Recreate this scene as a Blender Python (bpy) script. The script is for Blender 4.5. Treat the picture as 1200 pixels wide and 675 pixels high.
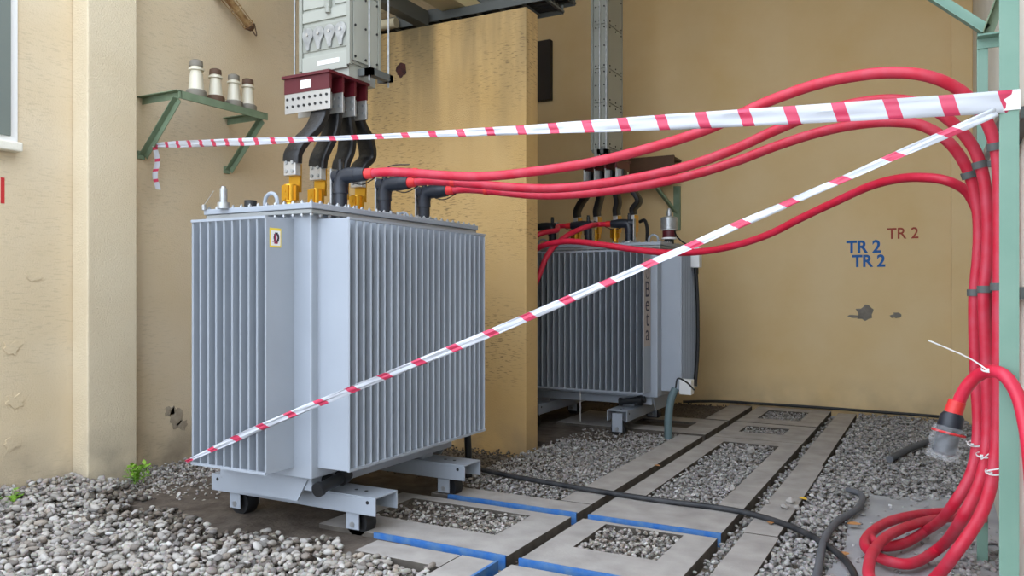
import bpy, math, random
import numpy as np
from mathutils import Vector, Matrix

random.seed(7)
rng = np.random.default_rng(7)
PI = math.pi
for o in list(bpy.data.objects):
    bpy.data.objects.remove(o)
scn = bpy.context.scene
C = scn.collection

# ------------------------------------------------------------------ camera
F, CX, HY, H = 930.0, 600.0, 342.0, 1.5          # focal (px of 1200), horizon row, eye height
TH = math.atan2(500.0, F)
S_, C_ = math.sin(TH), math.cos(TH)
cam = bpy.data.cameras.new('camera')
cam.sensor_width = 36.0
cam.lens = 36.0 * F / 1200.0
cam.shift_y = (HY - 337.5) / 1200.0
cam.clip_start = 0.05
cam_o = bpy.data.objects.new('camera', cam)
C.objects.link(cam_o)
cam_o.location = (0, 0, H)
cam_o.rotation_euler = (PI / 2, 0, TH)
scn.camera = cam_o

# ------------------------------------------------------------------ sky, exposure
w = bpy.data.worlds.new('overcast_sky')
scn.world = w
w.use_nodes = True
bg = w.node_tree.nodes['Background']
bg.inputs['Color'].default_value = (0.78, 0.865, 1.0, 1)
bg.inputs['Strength'].default_value = 1.0
scn.view_settings.view_transform = 'Standard'
scn.view_settings.look = 'None'
scn.view_settings.gamma = 1.0
scn.view_settings.use_curve_mapping = False
scn.view_settings.exposure = 2.02

# ------------------------------------------------------------------ pixel -> place helpers
def ray(px, py):
    u = (px - CX) / F
    return Vector((-S_ + u * C_, C_ + u * S_, (HY - py) / F))
def P(px, py, t):                       # point at forward distance t
    r = ray(px, py) * t
    return Vector((r.x, r.y, r.z + H))
def G(px, py, z=0.0):                   # point at height z
    r = ray(px, py)
    return P(px, py, (z - H) / r.z)
def AX(px, py, X):
    return P(px, py, X / ray(px, py).x)
def AY(px, py, Y):
    return P(px, py, Y / ray(px, py).y)

# ------------------------------------------------------------------ materials
def srgb(r, g, b):
    f = lambda c: (c / 255 / 12.92) if c / 255 <= 0.04045 else ((c / 255 + 0.055) / 1.055) ** 2.4
    return (f(r), f(g), f(b), 1)

def mat(name, col, rough=0.6, metal=0.0, col2=None, nscale=6.0, bump=0.0, bscale=40.0, stretch=(1, 1, 1), spec=None, detail=4):
    m = bpy.data.materials.new(name)
    m.use_nodes = True
    nt = m.node_tree
    b = nt.nodes['Principled BSDF']
    b.inputs['Base Color'].default_value = col
    b.inputs['Roughness'].default_value = rough
    b.inputs['Metallic'].default_value = metal
    if spec is not None:
        b.inputs['Specular IOR Level'].default_value = spec
    tc = nt.nodes.new('ShaderNodeTexCoord')
    mp = nt.nodes.new('ShaderNodeMapping')
    mp.inputs['Scale'].default_value = stretch
    nt.links.new(tc.outputs['Object'], mp.inputs['Vector'])
    if col2 is not None:
        n = nt.nodes.new('ShaderNodeTexNoise')
        n.inputs['Scale'].default_value = nscale
        n.inputs['Detail'].default_value = detail
        nt.links.new(mp.outputs['Vector'], n.inputs['Vector'])
        r = nt.nodes.new('ShaderNodeValToRGB')
        r.color_ramp.elements[0].position = 0.35
        r.color_ramp.elements[1].position = 0.68
        r.color_ramp.elements[0].color = col
        r.color_ramp.elements[1].color = col2
        nt.links.new(n.outputs['Fac'], r.inputs['Fac'])
        nt.links.new(r.outputs['Color'], b.inputs['Base Color'])
    if bump:
        n2 = nt.nodes.new('ShaderNodeTexNoise')
        n2.inputs['Scale'].default_value = bscale
        n2.inputs['Detail'].default_value = 5
        nt.links.new(mp.outputs['Vector'], n2.inputs['Vector'])
        bp = nt.nodes.new('ShaderNodeBump')
        bp.inputs['Strength'].default_value = bump
        bp.inputs['Distance'].default_value = 0.01
        nt.links.new(n2.outputs['Fac'], bp.inputs['Height'])
        nt.links.new(bp.outputs['Normal'], b.inputs['Normal'])
    return m

def wall_mat(name, c1, c2, crack=0.0, streak=0.0, stucco=0.25, crack_axis=0, dirt_base=0.0):
    """painted plaster: soft mottling, flaking paint lines, rain streaks, rough relief"""
    m = bpy.data.materials.new(name)
    m.use_nodes = True
    nt = m.node_tree
    N, L = nt.nodes.new, nt.links.new
    b = nt.nodes['Principled BSDF']
    b.inputs['Roughness'].default_value = 0.85
    b.inputs['Specular IOR Level'].default_value = 0.2
    tc = N('ShaderNodeTexCoord')
    def noise(scale, st=(1, 1, 1), det=4):
        mp = N('ShaderNodeMapping'); mp.inputs['Scale'].default_value = st
        L(tc.outputs['Object'], mp.inputs['Vector'])
        n = N('ShaderNodeTexNoise'); n.inputs['Scale'].default_value = scale; n.inputs['Detail'].default_value = det
        L(mp.outputs['Vector'], n.inputs['Vector'])
        return n.outputs['Fac']
    def ramp(fac, p0, p1, v0=0.0, v1=1.0):
        r = N('ShaderNodeMapRange'); r.inputs[1].default_value = p0; r.inputs[2].default_value = p1
        r.inputs[3].default_value = v0; r.inputs[4].default_value = v1
        L(fac, r.inputs[0]); return r.outputs[0]
    def mix(f, a, c):
        x = N('ShaderNodeMix'); x.data_type = 'RGBA'
        L(f, x.inputs[0])
        if isinstance(a, tuple): x.inputs[6].default_value = a
        else: L(a, x.inputs[6])
        if isinstance(c, tuple): x.inputs[7].default_value = c
        else: L(c, x.inputs[7])
        return x.outputs[2]
    def mul(a, bb):
        x = N('ShaderNodeMath'); x.operation = 'MULTIPLY'; L(a, x.inputs[0])
        if isinstance(bb, float): x.inputs[1].default_value = bb
        else: L(bb, x.inputs[1])
        return x.outputs[0]
    col = mix(ramp(noise(1.3, det=6), 0.35, 0.7), c1, c2)
    h = noise(80, det=5)
    if crack:
        st = [13, 13, 85]
        f = ramp(noise(1.0, tuple(st), 3), 0.56, 0.64)
        area = ramp(noise(1.1, (1, 1, 1), 3), 0.38, 0.58)
        f = mul(mul(f, area), crack)
        col = mix(f, col, tuple(0.45 * v for v in c1[:3]) + (1,))
    if streak:
        st = noise(1.0, (3.2, 3.2, 0.35), 5)
        f = mul(ramp(st, 0.36, 0.62), streak)
        sp = N('ShaderNodeSeparateXYZ'); L(tc.outputs['Object'], sp.inputs[0])
        up = ramp(sp.outputs[2], 2.7, 4.25)
        col = mix(mul(f, up), col, (0.12, 0.10, 0.06, 1))
    if dirt_base:
        sp = N('ShaderNodeSeparateXYZ'); L(tc.outputs['Object'], sp.inputs[0])
        f = mul(mul(ramp(sp.outputs[2], 0.45, 0.0), ramp(noise(3.0, (1, 1, 1), 5), 0.35, 0.65)), dirt_base)
        col = mix(f, col, srgb(120, 110, 98))
    L(col, b.inputs['Base Color'])
    bp = N('ShaderNodeBump'); bp.inputs['Strength'].default_value = stucco; bp.inputs['Distance'].default_value = 0.012
    L(h, bp.inputs['Height']); L(bp.outputs['Normal'], b.inputs['Normal'])
    return m

def stone_mat(name, cols, per_object):
    m = bpy.data.materials.new(name)
    m.use_nodes = True
    nt = m.node_tree
    b = nt.nodes['Principled BSDF']
    b.inputs['Roughness'].default_value = 0.85
    b.inputs['Specular IOR Level'].default_value = 0.25
    r = nt.nodes.new('ShaderNodeValToRGB')
    els = r.color_ramp.elements
    while len(els) < len(cols):
        els.new(0.5)
    for i, c in enumerate(cols):
        els[i].position = i / max(1, len(cols) - 1)
        els[i].color = c
    if per_object:
        src = nt.nodes.new('ShaderNodeObjectInfo').outputs['Random']
    else:
        src = nt.nodes.new('ShaderNodeNewGeometry').outputs['Random Per Island']
    nt.links.new(src, r.inputs['Fac'])
    tc = nt.nodes.new('ShaderNodeTexCoord')
    n = nt.nodes.new('ShaderNodeTexNoise'); n.inputs['Scale'].default_value = 60
    nt.links.new(tc.outputs['Object'], n.inputs['Vector'])
    mx = nt.nodes.new('ShaderNodeMix'); mx.data_type = 'RGBA'; mx.blend_type = 'MULTIPLY'
    mx.inputs[0].default_value = 0.35
    nt.links.new(r.outputs['Color'], mx.inputs[6])
    nt.links.new(n.outputs['Color'], mx.inputs[7])
    nt.links.new(mx.outputs[2], b.inputs['Base Color'])
    return m

def tape_mat():
    m = bpy.data.materials.new('barrier_tape_plastic')
    m.use_nodes = True
    nt = m.node_tree
    N, L = nt.nodes.new, nt.links.new
    b = nt.nodes['Principled BSDF']
    b.inputs['Roughness'].default_value = 0.35
    uv = N('ShaderNodeUVMap')
    sp = N('ShaderNodeSeparateXYZ'); L(uv.outputs[0], sp.inputs[0])
    a = N('ShaderNodeMath'); a.operation = 'MULTIPLY_ADD'; L(sp.outputs[1], a.inputs[0]); a.inputs[1].default_value = 0.07; L(sp.outputs[0], a.inputs[2])
    fr = N('ShaderNodeMath'); fr.operation = 'FRACT'; L(a.outputs[0], fr.inputs[0])
    lt = N('ShaderNodeMath'); lt.operation = 'LESS_THAN'; L(fr.outputs[0], lt.inputs[0]); lt.inputs[1].default_value = 0.27
    mx = N('ShaderNodeMix'); mx.data_type = 'RGBA'
    L(lt.outputs[0], mx.inputs[0])
    mx.inputs[6].default_value = srgb(196, 200, 208)
    mx.inputs[7].default_value = srgb(202, 58, 92)
    L(mx.outputs[2], b.inputs['Base Color'])
    return m

M = {}
OCHRE, OCHRE2 = srgb(208, 180, 122), srgb(200, 170, 112)
M['wall_left'] = wall_mat('ochre_plaster_left', srgb(212, 196, 168), srgb(206, 187, 154), crack=0.22, stucco=0.35, dirt_base=0.7)
M['wall_back'] = wall_mat('ochre_plaster_back', srgb(228, 202, 156), srgb(222, 192, 140), crack=0.0, stucco=0.12, dirt_base=0.35)
M['partition'] = wall_mat('ochre_plaster_partition', srgb(204, 172, 120), srgb(196, 162, 106), crack=0.95, streak=0.9, stucco=0.3, dirt_base=0.5)
M['pilaster'] = wall_mat('stucco_pilaster', srgb(214, 200, 172), srgb(206, 190, 160), stucco=0.6, dirt_base=0.8)
M['wall_right'] = wall_mat('pale_plaster_right', srgb(226, 222, 208), srgb(214, 208, 192), stucco=0.25, dirt_base=0.4)
M['ceiling'] = mat('soffit_paint', srgb(222, 206, 168), 0.9)
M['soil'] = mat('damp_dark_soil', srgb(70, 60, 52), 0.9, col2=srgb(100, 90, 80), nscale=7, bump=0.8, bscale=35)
M['dirt'] = mat('dusty_ground', srgb(128, 118, 104), 0.95, col2=srgb(98, 90, 80), nscale=9, bump=0.8, bscale=45)
M['concrete'] = mat('weathered_concrete', srgb(168, 163, 158), 0.9, col2=srgb(146, 141, 136), nscale=5, bump=0.25, bscale=60, detail=7)
M['dusty_concrete'] = mat('dusty_concrete_pad', srgb(150, 150, 152), 0.9, col2=srgb(172, 172, 172), nscale=4, bump=0.35, bscale=45, detail=7)
M['dark_edge'] = mat('dark_slab_edge', srgb(72, 66, 60), 0.95, col2=srgb(100, 94, 86), nscale=7, bump=0.3)
M['blue_paint'] = mat('blue_edge_paint', srgb(38, 102, 176), 0.7, col2=srgb(84, 124, 168), nscale=16, bump=0.3)
M['steel_grey'] = mat('light_grey_enamel', srgb(158, 165, 174), 0.45, col2=srgb(153, 160, 169), nscale=3)
M['steel_grey_dark'] = mat('dark_flange_grey', srgb(150, 152, 150), 0.5)  # the lid flange's own darker grey
M['galv'] = mat('galvanised_steel', srgb(178, 180, 180), 0.35, 0.6, col2=srgb(150, 152, 152), nscale=20)
M['tinned'] = mat('tinned_copper', srgb(190, 188, 184), 0.35, 0.6)
M['duct'] = mat('busduct_enamel', srgb(160, 162, 152), 0.45)
M['duct_trim'] = mat('busduct_trim', srgb(146, 148, 138), 0.4)
M['maroon'] = mat('maroon_insulator', srgb(86, 18, 28), 0.45)
M['brass'] = mat('brass_terminal', srgb(212, 160, 52), 0.28, 0.85)
M['black_rubber'] = mat('black_rubber', srgb(24, 25, 27), 0.5)
M['black_flex'] = mat('black_insulated_flex', srgb(19, 19, 20), 0.42, bump=0.5, bscale=28)
M['elbow'] = mat('elbow_epdm', srgb(26, 31, 41), 0.42)
M['cable_red'] = mat('red_cable_jacket', srgb(200, 26, 56), 0.42, col2=srgb(208, 42, 72), nscale=10)
M['cable_red_dusty'] = mat('dusty_red_cable_jacket', srgb(196, 24, 54), 0.5, col2=srgb(196, 58, 78), nscale=12)
M['sleeve'] = mat('red_shrink_sleeve', srgb(212, 48, 48), 0.45)
M['green'] = mat('green_enamel', srgb(122, 156, 140), 0.5, col2=srgb(114, 150, 134), nscale=5)
M['green_dark'] = mat('dull_green_enamel', srgb(122, 140, 114), 0.6, col2=srgb(108, 126, 100), nscale=8)
M['porcelain'] = mat('cream_porcelain', srgb(214, 208, 188), 0.3)
M['cap_grey'] = mat('cap_grey_iron', srgb(130, 124, 112), 0.7)
M['cap_brown'] = mat('cap_rusty_iron', srgb(96, 72, 56), 0.75)
M['tape'] = tape_mat()
M['white'] = mat('white_plastic', srgb(228, 228, 226), 0.4)
M['teal_pipe'] = mat('grey_green_conduit', srgb(92, 112, 116), 0.5)
M['yellow'] = mat('yellow_sticker', srgb(232, 204, 70), 0.5)
M['ink_dark'] = mat('dark_ink', srgb(50, 42, 56), 0.6)
M['ink_red'] = mat('red_ink', srgb(150, 40, 70), 0.6)
M['paint_blue'] = mat('stencil_blue', srgb(28, 96, 168), 0.7)
M['paint_red'] = mat('stencil_red', srgb(158, 60, 40), 0.7)
M['paint_red2'] = mat('stencil_red_left', srgb(190, 40, 44), 0.7)
M['patch_grey'] = mat('bare_render_patch', srgb(140, 134, 124), 0.95, col2=srgb(120, 114, 104), nscale=14, bump=0.6)
M['shaded_hole'] = mat('shaded_brick_in_hole', srgb(70, 30, 24), 0.9, col2=srgb(42, 22, 20), nscale=20, bump=1.0)
M['brown_board'] = mat('brown_board', srgb(98, 70, 48), 0.7, col2=srgb(84, 58, 40), nscale=6)
M['tray'] = mat('dull_grey_tray', srgb(88, 92, 90), 0.55)
M['cream_paint'] = mat('cream_painted_steel', srgb(206, 190, 148), 0.6)
M['pipe_cream'] = mat('cream_pipe', srgb(200, 190, 160), 0.6)
M['rust'] = mat('rusty_lamp', srgb(172, 142, 96), 0.6, col2=srgb(120, 80, 44), nscale=12)
M['leaf_green'] = mat('weed_green', srgb(128, 168, 48), 0.6, col2=srgb(96, 144, 40), nscale=10)
M['leaf_dry'] = mat('dry_leaf', srgb(176, 126, 76), 0.8)
M['leaf_yellow'] = mat('yellow_leaf', srgb(214, 172, 50), 0.7)
M['dark_panel'] = mat('dark_panel', srgb(44, 38, 32), 0.7)
M['window_frame'] = mat('window_frame_grey', srgb(110, 118, 112), 0.5)
M['cable_grey'] = mat('dusty_black_cable', srgb(28, 30, 34), 0.6, col2=srgb(62, 62, 64), nscale=9)
M['hose_grey'] = mat('grey_hose', srgb(92, 94, 98), 0.7)
M['strip_label'] = mat('nameplate_strip', srgb(176, 162, 152), 0.5)
STONES = [srgb(158, 152, 144), srgb(196, 190, 182), srgb(126, 122, 118), srgb(182, 176, 166), srgb(148, 140, 132), srgb(206, 202, 196), srgb(110, 104, 100), srgb(176, 164, 150)]
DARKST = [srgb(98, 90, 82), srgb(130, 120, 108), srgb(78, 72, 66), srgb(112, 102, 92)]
BLUEST = [srgb(158, 154, 150), srgb(192, 188, 184), srgb(134, 131, 129), srgb(178, 173, 166), srgb(148, 144, 140), srgb(208, 205, 201)]
M['pebble_one'] = stone_mat('pebble_single', STONES, True)
M['pebble_many'] = stone_mat('pebble_bed', STONES, False)
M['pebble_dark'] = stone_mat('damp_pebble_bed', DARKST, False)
M['crushed'] = stone_mat('crushed_stone_bed', BLUEST, False)
gl = bpy.data.materials.new('clear_plastic'); gl.use_nodes = True
_b = gl.node_tree.nodes['Principled BSDF']
_b.inputs['Base Color'].default_value = (0.9, 0.92, 0.95, 1); _b.inputs['Roughness'].default_value = 0.12
_b.inputs['Alpha'].default_value = 0.12
M['clear'] = gl
gw = bpy.data.materials.new('window_glass'); gw.use_nodes = True
_b = gw.node_tree.nodes['Principled BSDF']
_b.inputs['Base Color'].default_value = (0.12, 0.16, 0.17, 1); _b.inputs['Roughness'].default_value = 0.08
M['glass'] = gw

# ------------------------------------------------------------------ mesh builder
class MB:
    def __init__(s):
        s.v, s.f, s.uv = [], [], None
    def box(s, x0, x1, y0, y1, z0, z1, c=0.0):
        return s.obox(((x0 + x1) / 2, (y0 + y1) / 2, (z0 + z1) / 2), (x1 - x0, y1 - y0, z1 - z0))
    def obox(s, c, d, R=None):
        n = len(s.v)
        c = Vector(c)
        for k in range(8):
            p = Vector(((k & 1) - .5, ((k >> 1) & 1) - .5, (k >> 2) - .5))
            p = Vector((p.x * d[0], p.y * d[1], p.z * d[2]))
            if R is not None: p = R @ p
            s.v.append(tuple(c + p))
        for q in ((0, 2, 3, 1), (4, 5, 7, 6), (0, 1, 5, 4), (2, 6, 7, 3), (0, 4, 6, 2), (1, 3, 7, 5)):
            s.f.append(tuple(n + i for i in q))
        return s
    def bar(s, a, b, w, h, up=(0, 0, 1)):
        a, b = Vector(a), Vector(b)
        d = (b - a); L = d.length; d.normalize()
        up = Vector(up)
        if abs(d.dot(up)) > .99: up = Vector((0, 1, 0))
        sd = d.cross(up).normalized(); u2 = sd.cross(d).normalized()
        R = Matrix((sd, d, u2)).transposed()
        return s.obox((a + b) / 2, (w, L, h), R)
    def angle(s, a, b, w, th, n1, n2):
        """L-profile along a-b with flanges towards n1 and n2"""
        a, b, n1, n2 = Vector(a), Vector(b), Vector(n1).normalized(), Vector(n2).normalized()
        sec = [(0, 0), (w, 0), (w, th), (th, th), (th, w), (0, w)]
        n = len(s.v)
        for p in (a, b):
            for i, j in sec: s.v.append(tuple(p + n1 * i + n2 * j))
        for i in range(6):
            j = (i + 1) % 6
            s.f.append((n + i, n + j, n + 6 + j, n + 6 + i))
        s.f.append(tuple(n + i for i in reversed(range(6)))); s.f.append(tuple(n + 6 + i for i in range(6)))
        return s
    def cyl(s, a, b, r, r2=None, seg=14, caps=True):
        r2 = r if r2 is None else r2
        a, b = Vector(a), Vector(b)
        d = (b - a).normalized()
        x = d.orthogonal().normalized(); y = d.cross(x)
        n = len(s.v)
        for p, rr in ((a, r), (b, r2)):
            for k in range(seg):
                t = 2 * PI * k / seg
                s.v.append(tuple(p + (x * math.cos(t) + y * math.sin(t)) * rr))
        for k in range(seg):
            j = (k + 1) % seg
            s.f.append((n + k, n + j, n + seg + j, n + seg + k))
        if caps:
            s.f.append(tuple(n + k for k in reversed(range(seg)))); s.f.append(tuple(n + seg + k for k in range(seg)))
        return s
    def lathe(s, c, prof, seg=18, axis=(0, 0, 1)):
        c = Vector(c); d = Vector(axis).normalized()
        x = d.orthogonal().normalized(); y = d.cross(x)
        n = len(s.v)
        for r, z in prof:
            for k in range(seg):
                t = 2 * PI * k / seg
                s.v.append(tuple(c + d * z + (x * math.cos(t) + y * math.sin(t)) * max(r, 1e-4)))
        for i in range(len(prof) - 1):
            for k in range(seg):
                j = (k + 1) % seg
                a = n + i * seg
                s.f.append((a + k, a + j, a + seg + j, a + seg + k))
        s.f.append(tuple(n + k for k in reversed(range(seg))))
        e = n + (len(prof) - 1) * seg
        s.f.append(tuple(e + k for k in range(seg)))
        return s
    def tube(s, pts, r, seg=12, flat=None, up=None, caps=True):
        """r number or list; flat=(a,b) elliptical section with a along 'up'"""
        pts = [Vector(p) for p in pts]
        n0 = len(s.v); N = len(pts)
        tang = []
        for i in range(N):
            tang.append((pts[min(i + 1, N - 1)] - pts[max(i - 1, 0)]).normalized())
        x = tang[0].orthogonal().normalized() if up is None else Vector(up)
        for i in range(N):
            d = tang[i]
            if up is not None: x = Vector(up if not callable(up) else up(i / (N - 1)))
            x = (x - d * x.dot(d)).normalized()
            y = d.cross(x)
            rr = r[i] if isinstance(r, (list, tuple)) else r
            for k in range(seg):
                t = 2 * PI * k / seg
                if flat:
                    fa, fb = flat(i / (N - 1)) if callable(flat) else flat
                    # superellipse keeps the flat faces flat
                    ct, st = math.cos(t), math.sin(t)
                    ex = 0.45
                    cx = math.copysign(abs(ct) ** ex, ct); sy = math.copysign(abs(st) ** ex, st)
                    s.v.append(tuple(pts[i] + x * cx * fa + y * sy * fb))
                else:
                    s.v.append(tuple(pts[i] + (x * math.cos(t) + y * math.sin(t)) * rr))
        for i in range(N - 1):
            a = n0 + i * seg
            for k in range(seg):
                j = (k + 1) % seg
                s.f.append((a + k, a + j, a + seg + j, a + seg + k))
        if caps:
            s.f.append(tuple(n0 + k for k in reversed(range(seg))))
            e = n0 + (N - 1) * seg
            s.f.append(tuple(e + k for k in range(seg)))
        return s
    def prism(s, poly, ext):
        """poly: list of 3-D points, extruded by ext"""
        n = len(s.v); e = Vector(ext); k = len(poly)
        for p in poly: s.v.append(tuple(p))
        for p in poly: s.v.append(tuple(Vector(p) + e))
        s.f.append(tuple(n + i for i in range(k))); s.f.append(tuple(n + k + i for i in reversed(range(k))))
        for i in range(k):
            j = (i + 1) % k
            s.f.append((n + j, n + i, n + k + i, n + k + j))
        return s
    def mesh(s, name, m, smooth=False):
        me = bpy.data.meshes.new(name)
        me.from_pydata([tuple(p) for p in s.v], [], s.f)
        me.materials.append(M[m] if isinstance(m, str) else m)
        import bmesh
        bm = bmesh.new(); bm.from_mesh(me)
        bmesh.ops.recalc_face_normals(bm, faces=bm.faces)
        bm.to_mesh(me); bm.free()
        if smooth:
            me.polygons.foreach_set('use_smooth', [True] * len(me.polygons))
            me.set_sharp_from_angle(angle=math.radians(42))
        return me
    def build(s, name, m, parent=None, smooth=False, bevel=0.0):
        return link(name, s.mesh(name, m, smooth), parent, bevel)

def link(name, me, parent=None, bevel=0.0, loc=None):
    o = bpy.data.objects.new(name, me)
    C.objects.link(o)
    if parent is not None: o.parent = parent
    if loc is not None: o.location = loc
    if bevel:
        b = o.modifiers.new('bevel', 'BEVEL'); b.width = bevel; b.segments = 2; b.limit_method = 'ANGLE'
    return o

def tag(o, label, cat, group=None):
    o['label'] = label; o['category'] = cat
    if group: o['group'] = group
    return o
def thing(name, label, cat, loc=(0, 0, 0), rz=0.0, group=None):
    o = bpy.data.objects.new(name, None); C.objects.link(o)
    o.empty_display_size = 0.1
    o.location = loc; o.rotation_euler = (0, 0, rz)
    return tag(o, label, cat, group)
def struct(o, label=None):
    o['kind'] = 'structure'
    if label: o['label'] = label
    return o

def smooth_path(pts, n=10):
    pts = [Vector(p) for p in pts]
    out = []
    for i in range(len(pts) - 1):
        p0 = pts[max(i - 1, 0)]; p1 = pts[i]; p2 = pts[i + 1]; p3 = pts[min(i + 2, len(pts) - 1)]
        d1 = max((p1 - p0).length, 1e-4) ** .5; d2 = max((p2 - p1).length, 1e-4) ** .5; d3 = max((p3 - p2).length, 1e-4) ** .5
        m1 = (p2 - p1); m2 = (p2 - p1)
        if i > 0: m1 = ((p1 - p0) / d1 - (p2 - p0) / (d1 + d2) + (p2 - p1) / d2) * d2
        if i < len(pts) - 2: m2 = ((p2 - p1) / d2 - (p3 - p1) / (d2 + d3) + (p3 - p2) / d3) * d2
        for k in range(n):
            t = k / n
            out.append(p1 * (2 * t ** 3 - 3 * t ** 2 + 1) + m1 * (t ** 3 - 2 * t ** 2 + t) + p2 * (-2 * t ** 3 + 3 * t ** 2) + m2 * (t ** 3 - t ** 2))
    out.append(pts[-1])
    return out

def text_mesh(name, body, size, m, mtx, parent, depth=0.0015, sx=1.0, bold=0.0):
    cu = bpy.data.curves.new(name, 'FONT')
    cu.body = body; cu.size = size; cu.extrude = depth; cu.align_x = 'CENTER'; cu.align_y = 'CENTER'; cu.offset = bold
    to = bpy.data.objects.new('text_tmp', cu); C.objects.link(to)
    dg = bpy.context.evaluated_depsgraph_get(); dg.update()
    me = bpy.data.meshes.new_from_object(to.evaluated_get(dg))
    bpy.data.objects.remove(to); bpy.data.curves.remove(cu)
    me.materials.clear(); me.materials.append(M[m])
    me.transform(mtx @ Matrix.Diagonal((sx, 1, 1, 1)))
    o = bpy.data.objects.new(name, me); C.objects.link(o); o.parent = parent
    return o
def face_mtx(o, right, up):
    r, u = Vector(right).normalized(), Vector(up).normalized()
    n = r.cross(u)
    m = Matrix((r, u, n)).transposed().to_4x4()
    m.translation = Vector(o)
    return m

# ================================================================== SETTING
XL, XR, YB = -6.1, 0.35, 10.75
ZC = 6.0
ROOF_Y = 4.5
floor = struct(MB().box(-9, 6, -9, 11.2, -0.25, -0.085).build('floor', 'dirt'))
wl = struct(MB().box(XL - 0.3, XL, 0.5, YB + 0.3, -0.2, ZC).build('wall_left', 'wall_left'))
wb = struct(MB().box(XL, XR + 0.3, YB, YB + 0.3, -0.2, ZC).build('wall_back', 'wall_back'))
wr = struct(MB().box(XR, XR + 0.3, -1.5, YB, -0.2, ZC).build('wall_right', 'wall_right'))
struct(MB().box(XL, XR + 0.3, ROOF_Y, YB + 0.3, ZC, ZC + 0.2).build('ceiling', 'ceiling'))
pil = struct(MB().box(XL, -5.9, 3.92, 4.36, -0.2, ZC).build('wall_pilaster', 'pilaster', bevel=0.012))
pil2 = struct(MB().box(0.13, XR, YB - 0.06, YB, -0.2, ZC).build('wall_back_pilaster', 'wall_back', bevel=0.01))
PX, PY0, PY1, PZ = -3.45, 6.7, 6.95, 4.21
part = struct(MB().box(XL, PX, PY0, PY1, -0.2, PZ).build('wall_partition', 'partition', bevel=0.01))

def blob(name, parent, m, centre, right, up, rx, ry, n=16, jit=.35, off=.004, seed=0, spikes=()):
    """thin irregular flake on a wall"""
    rr = random.Random(seed)
    r, u = Vector(right), Vector(up); nn = r.cross(u)
    pts = []
    for k in range(n):
        t = 2 * PI * k / n
        q = 1 + rr.uniform(-jit, jit)
        pts.append(Vector(centre) + r * math.cos(t) * rx * q + u * math.sin(t) * ry * q - nn * .004)
    o = MB().prism(pts, nn * (off + .004)).build(name, m, parent)
    return o
# back wall writing and bare patches (faces -Y, so right=+X)
R_, U_ = (1, 0, 0), (0, 0, 1)
def back(px, py): return AY(px, py, YB - 0.001)
for body, px, py, sz, m_ in (('TR 2', 1012, 290, 0.215, 'paint_blue'), ('TR 2', 1018, 306.5, 0.205, 'paint_blue'), ('TR 2', 1058, 274, 0.19, 'paint_red')):
    text_mesh('painted_lettering', body, sz, m_, face_mtx(back(px, py), R_, U_), wb, sx=0.92, bold=.006 if m_ == 'paint_blue' else .002)
blob('bare_render_patch', wb, 'patch_grey', back(1014, 366), R_, U_, .10, .09, seed=3, jit=.3)
blob('bare_render_patch', wb, 'patch_grey', back(1004, 371), R_, U_, .09, .022, seed=4)
blob('bare_render_patch', wb, 'patch_grey', back(1050, 370), R_, U_, .055, .032, seed=5)
# left wall: faces +X, so right=+Y
RL = (0, 1, 0)
text_mesh('painted_lettering', '1', 0.28, 'paint_red2', face_mtx(AX(3, 225, XL + .001), RL, U_), wl)
M['patch_tan'] = mat('worn_render_patch', srgb(168, 156, 136), 0.95, col2=srgb(146, 134, 116), nscale=14, bump=0.6)
for px, py, rx, ry, sd in ((206, 488, .06, .10, 6), (213, 498, .07, .05, 7), (198, 482, .05, .04, 17)):
    blob('bare_render_patch', wl, 'patch_tan', AX(px, py, XL + .001), RL, U_, rx, ry, seed=sd)
for px, py, rx, ry, sd in ((14, 408, .06, .05, 8), (18, 470, .07, .05, 9), (40, 325, .05, .03, 12), (14, 520, .06, .04, 10)):
    blob('flaked_paint', wl, 'wall_left', AX(px, py, XL + .001), RL, U_, rx, ry, seed=sd, off=.005)
# partition hole: flat flake, shade of the recess put into its dark colour
blob('plaster_hole', part, 'shaded_hole', AY(470, 82, PY0 - .001), R_, U_, .062, .075, seed=11, n=18, jit=.16)

# window at far left of the facade
wy1 = AX(10, 100, XL).y
win = struct(MB().box(XL - .02, XL + .012, 2.2, AX(19.5, 100, XL).y, 2.60, 4.4).build('window_1', 'white'))
MB().box(XL + .004, XL + .03, wy1 - .09, wy1, 2.66, 4.4).box(XL + .004, XL + .03, 2.3, wy1 - .09, 2.66, 2.72).build('window_frame', 'window_frame', win)
MB().box(XL + .005, XL + .016, 2.3, wy1 - .09, 2.72, 4.4).build('window_pane', 'glass', win)
MB().box(XL, XL + .10, 2.0, AX(28, 178, XL).y - .06, 2.54, 2.61).build('window_sill', 'wall_right', win, bevel=.012)

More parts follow.
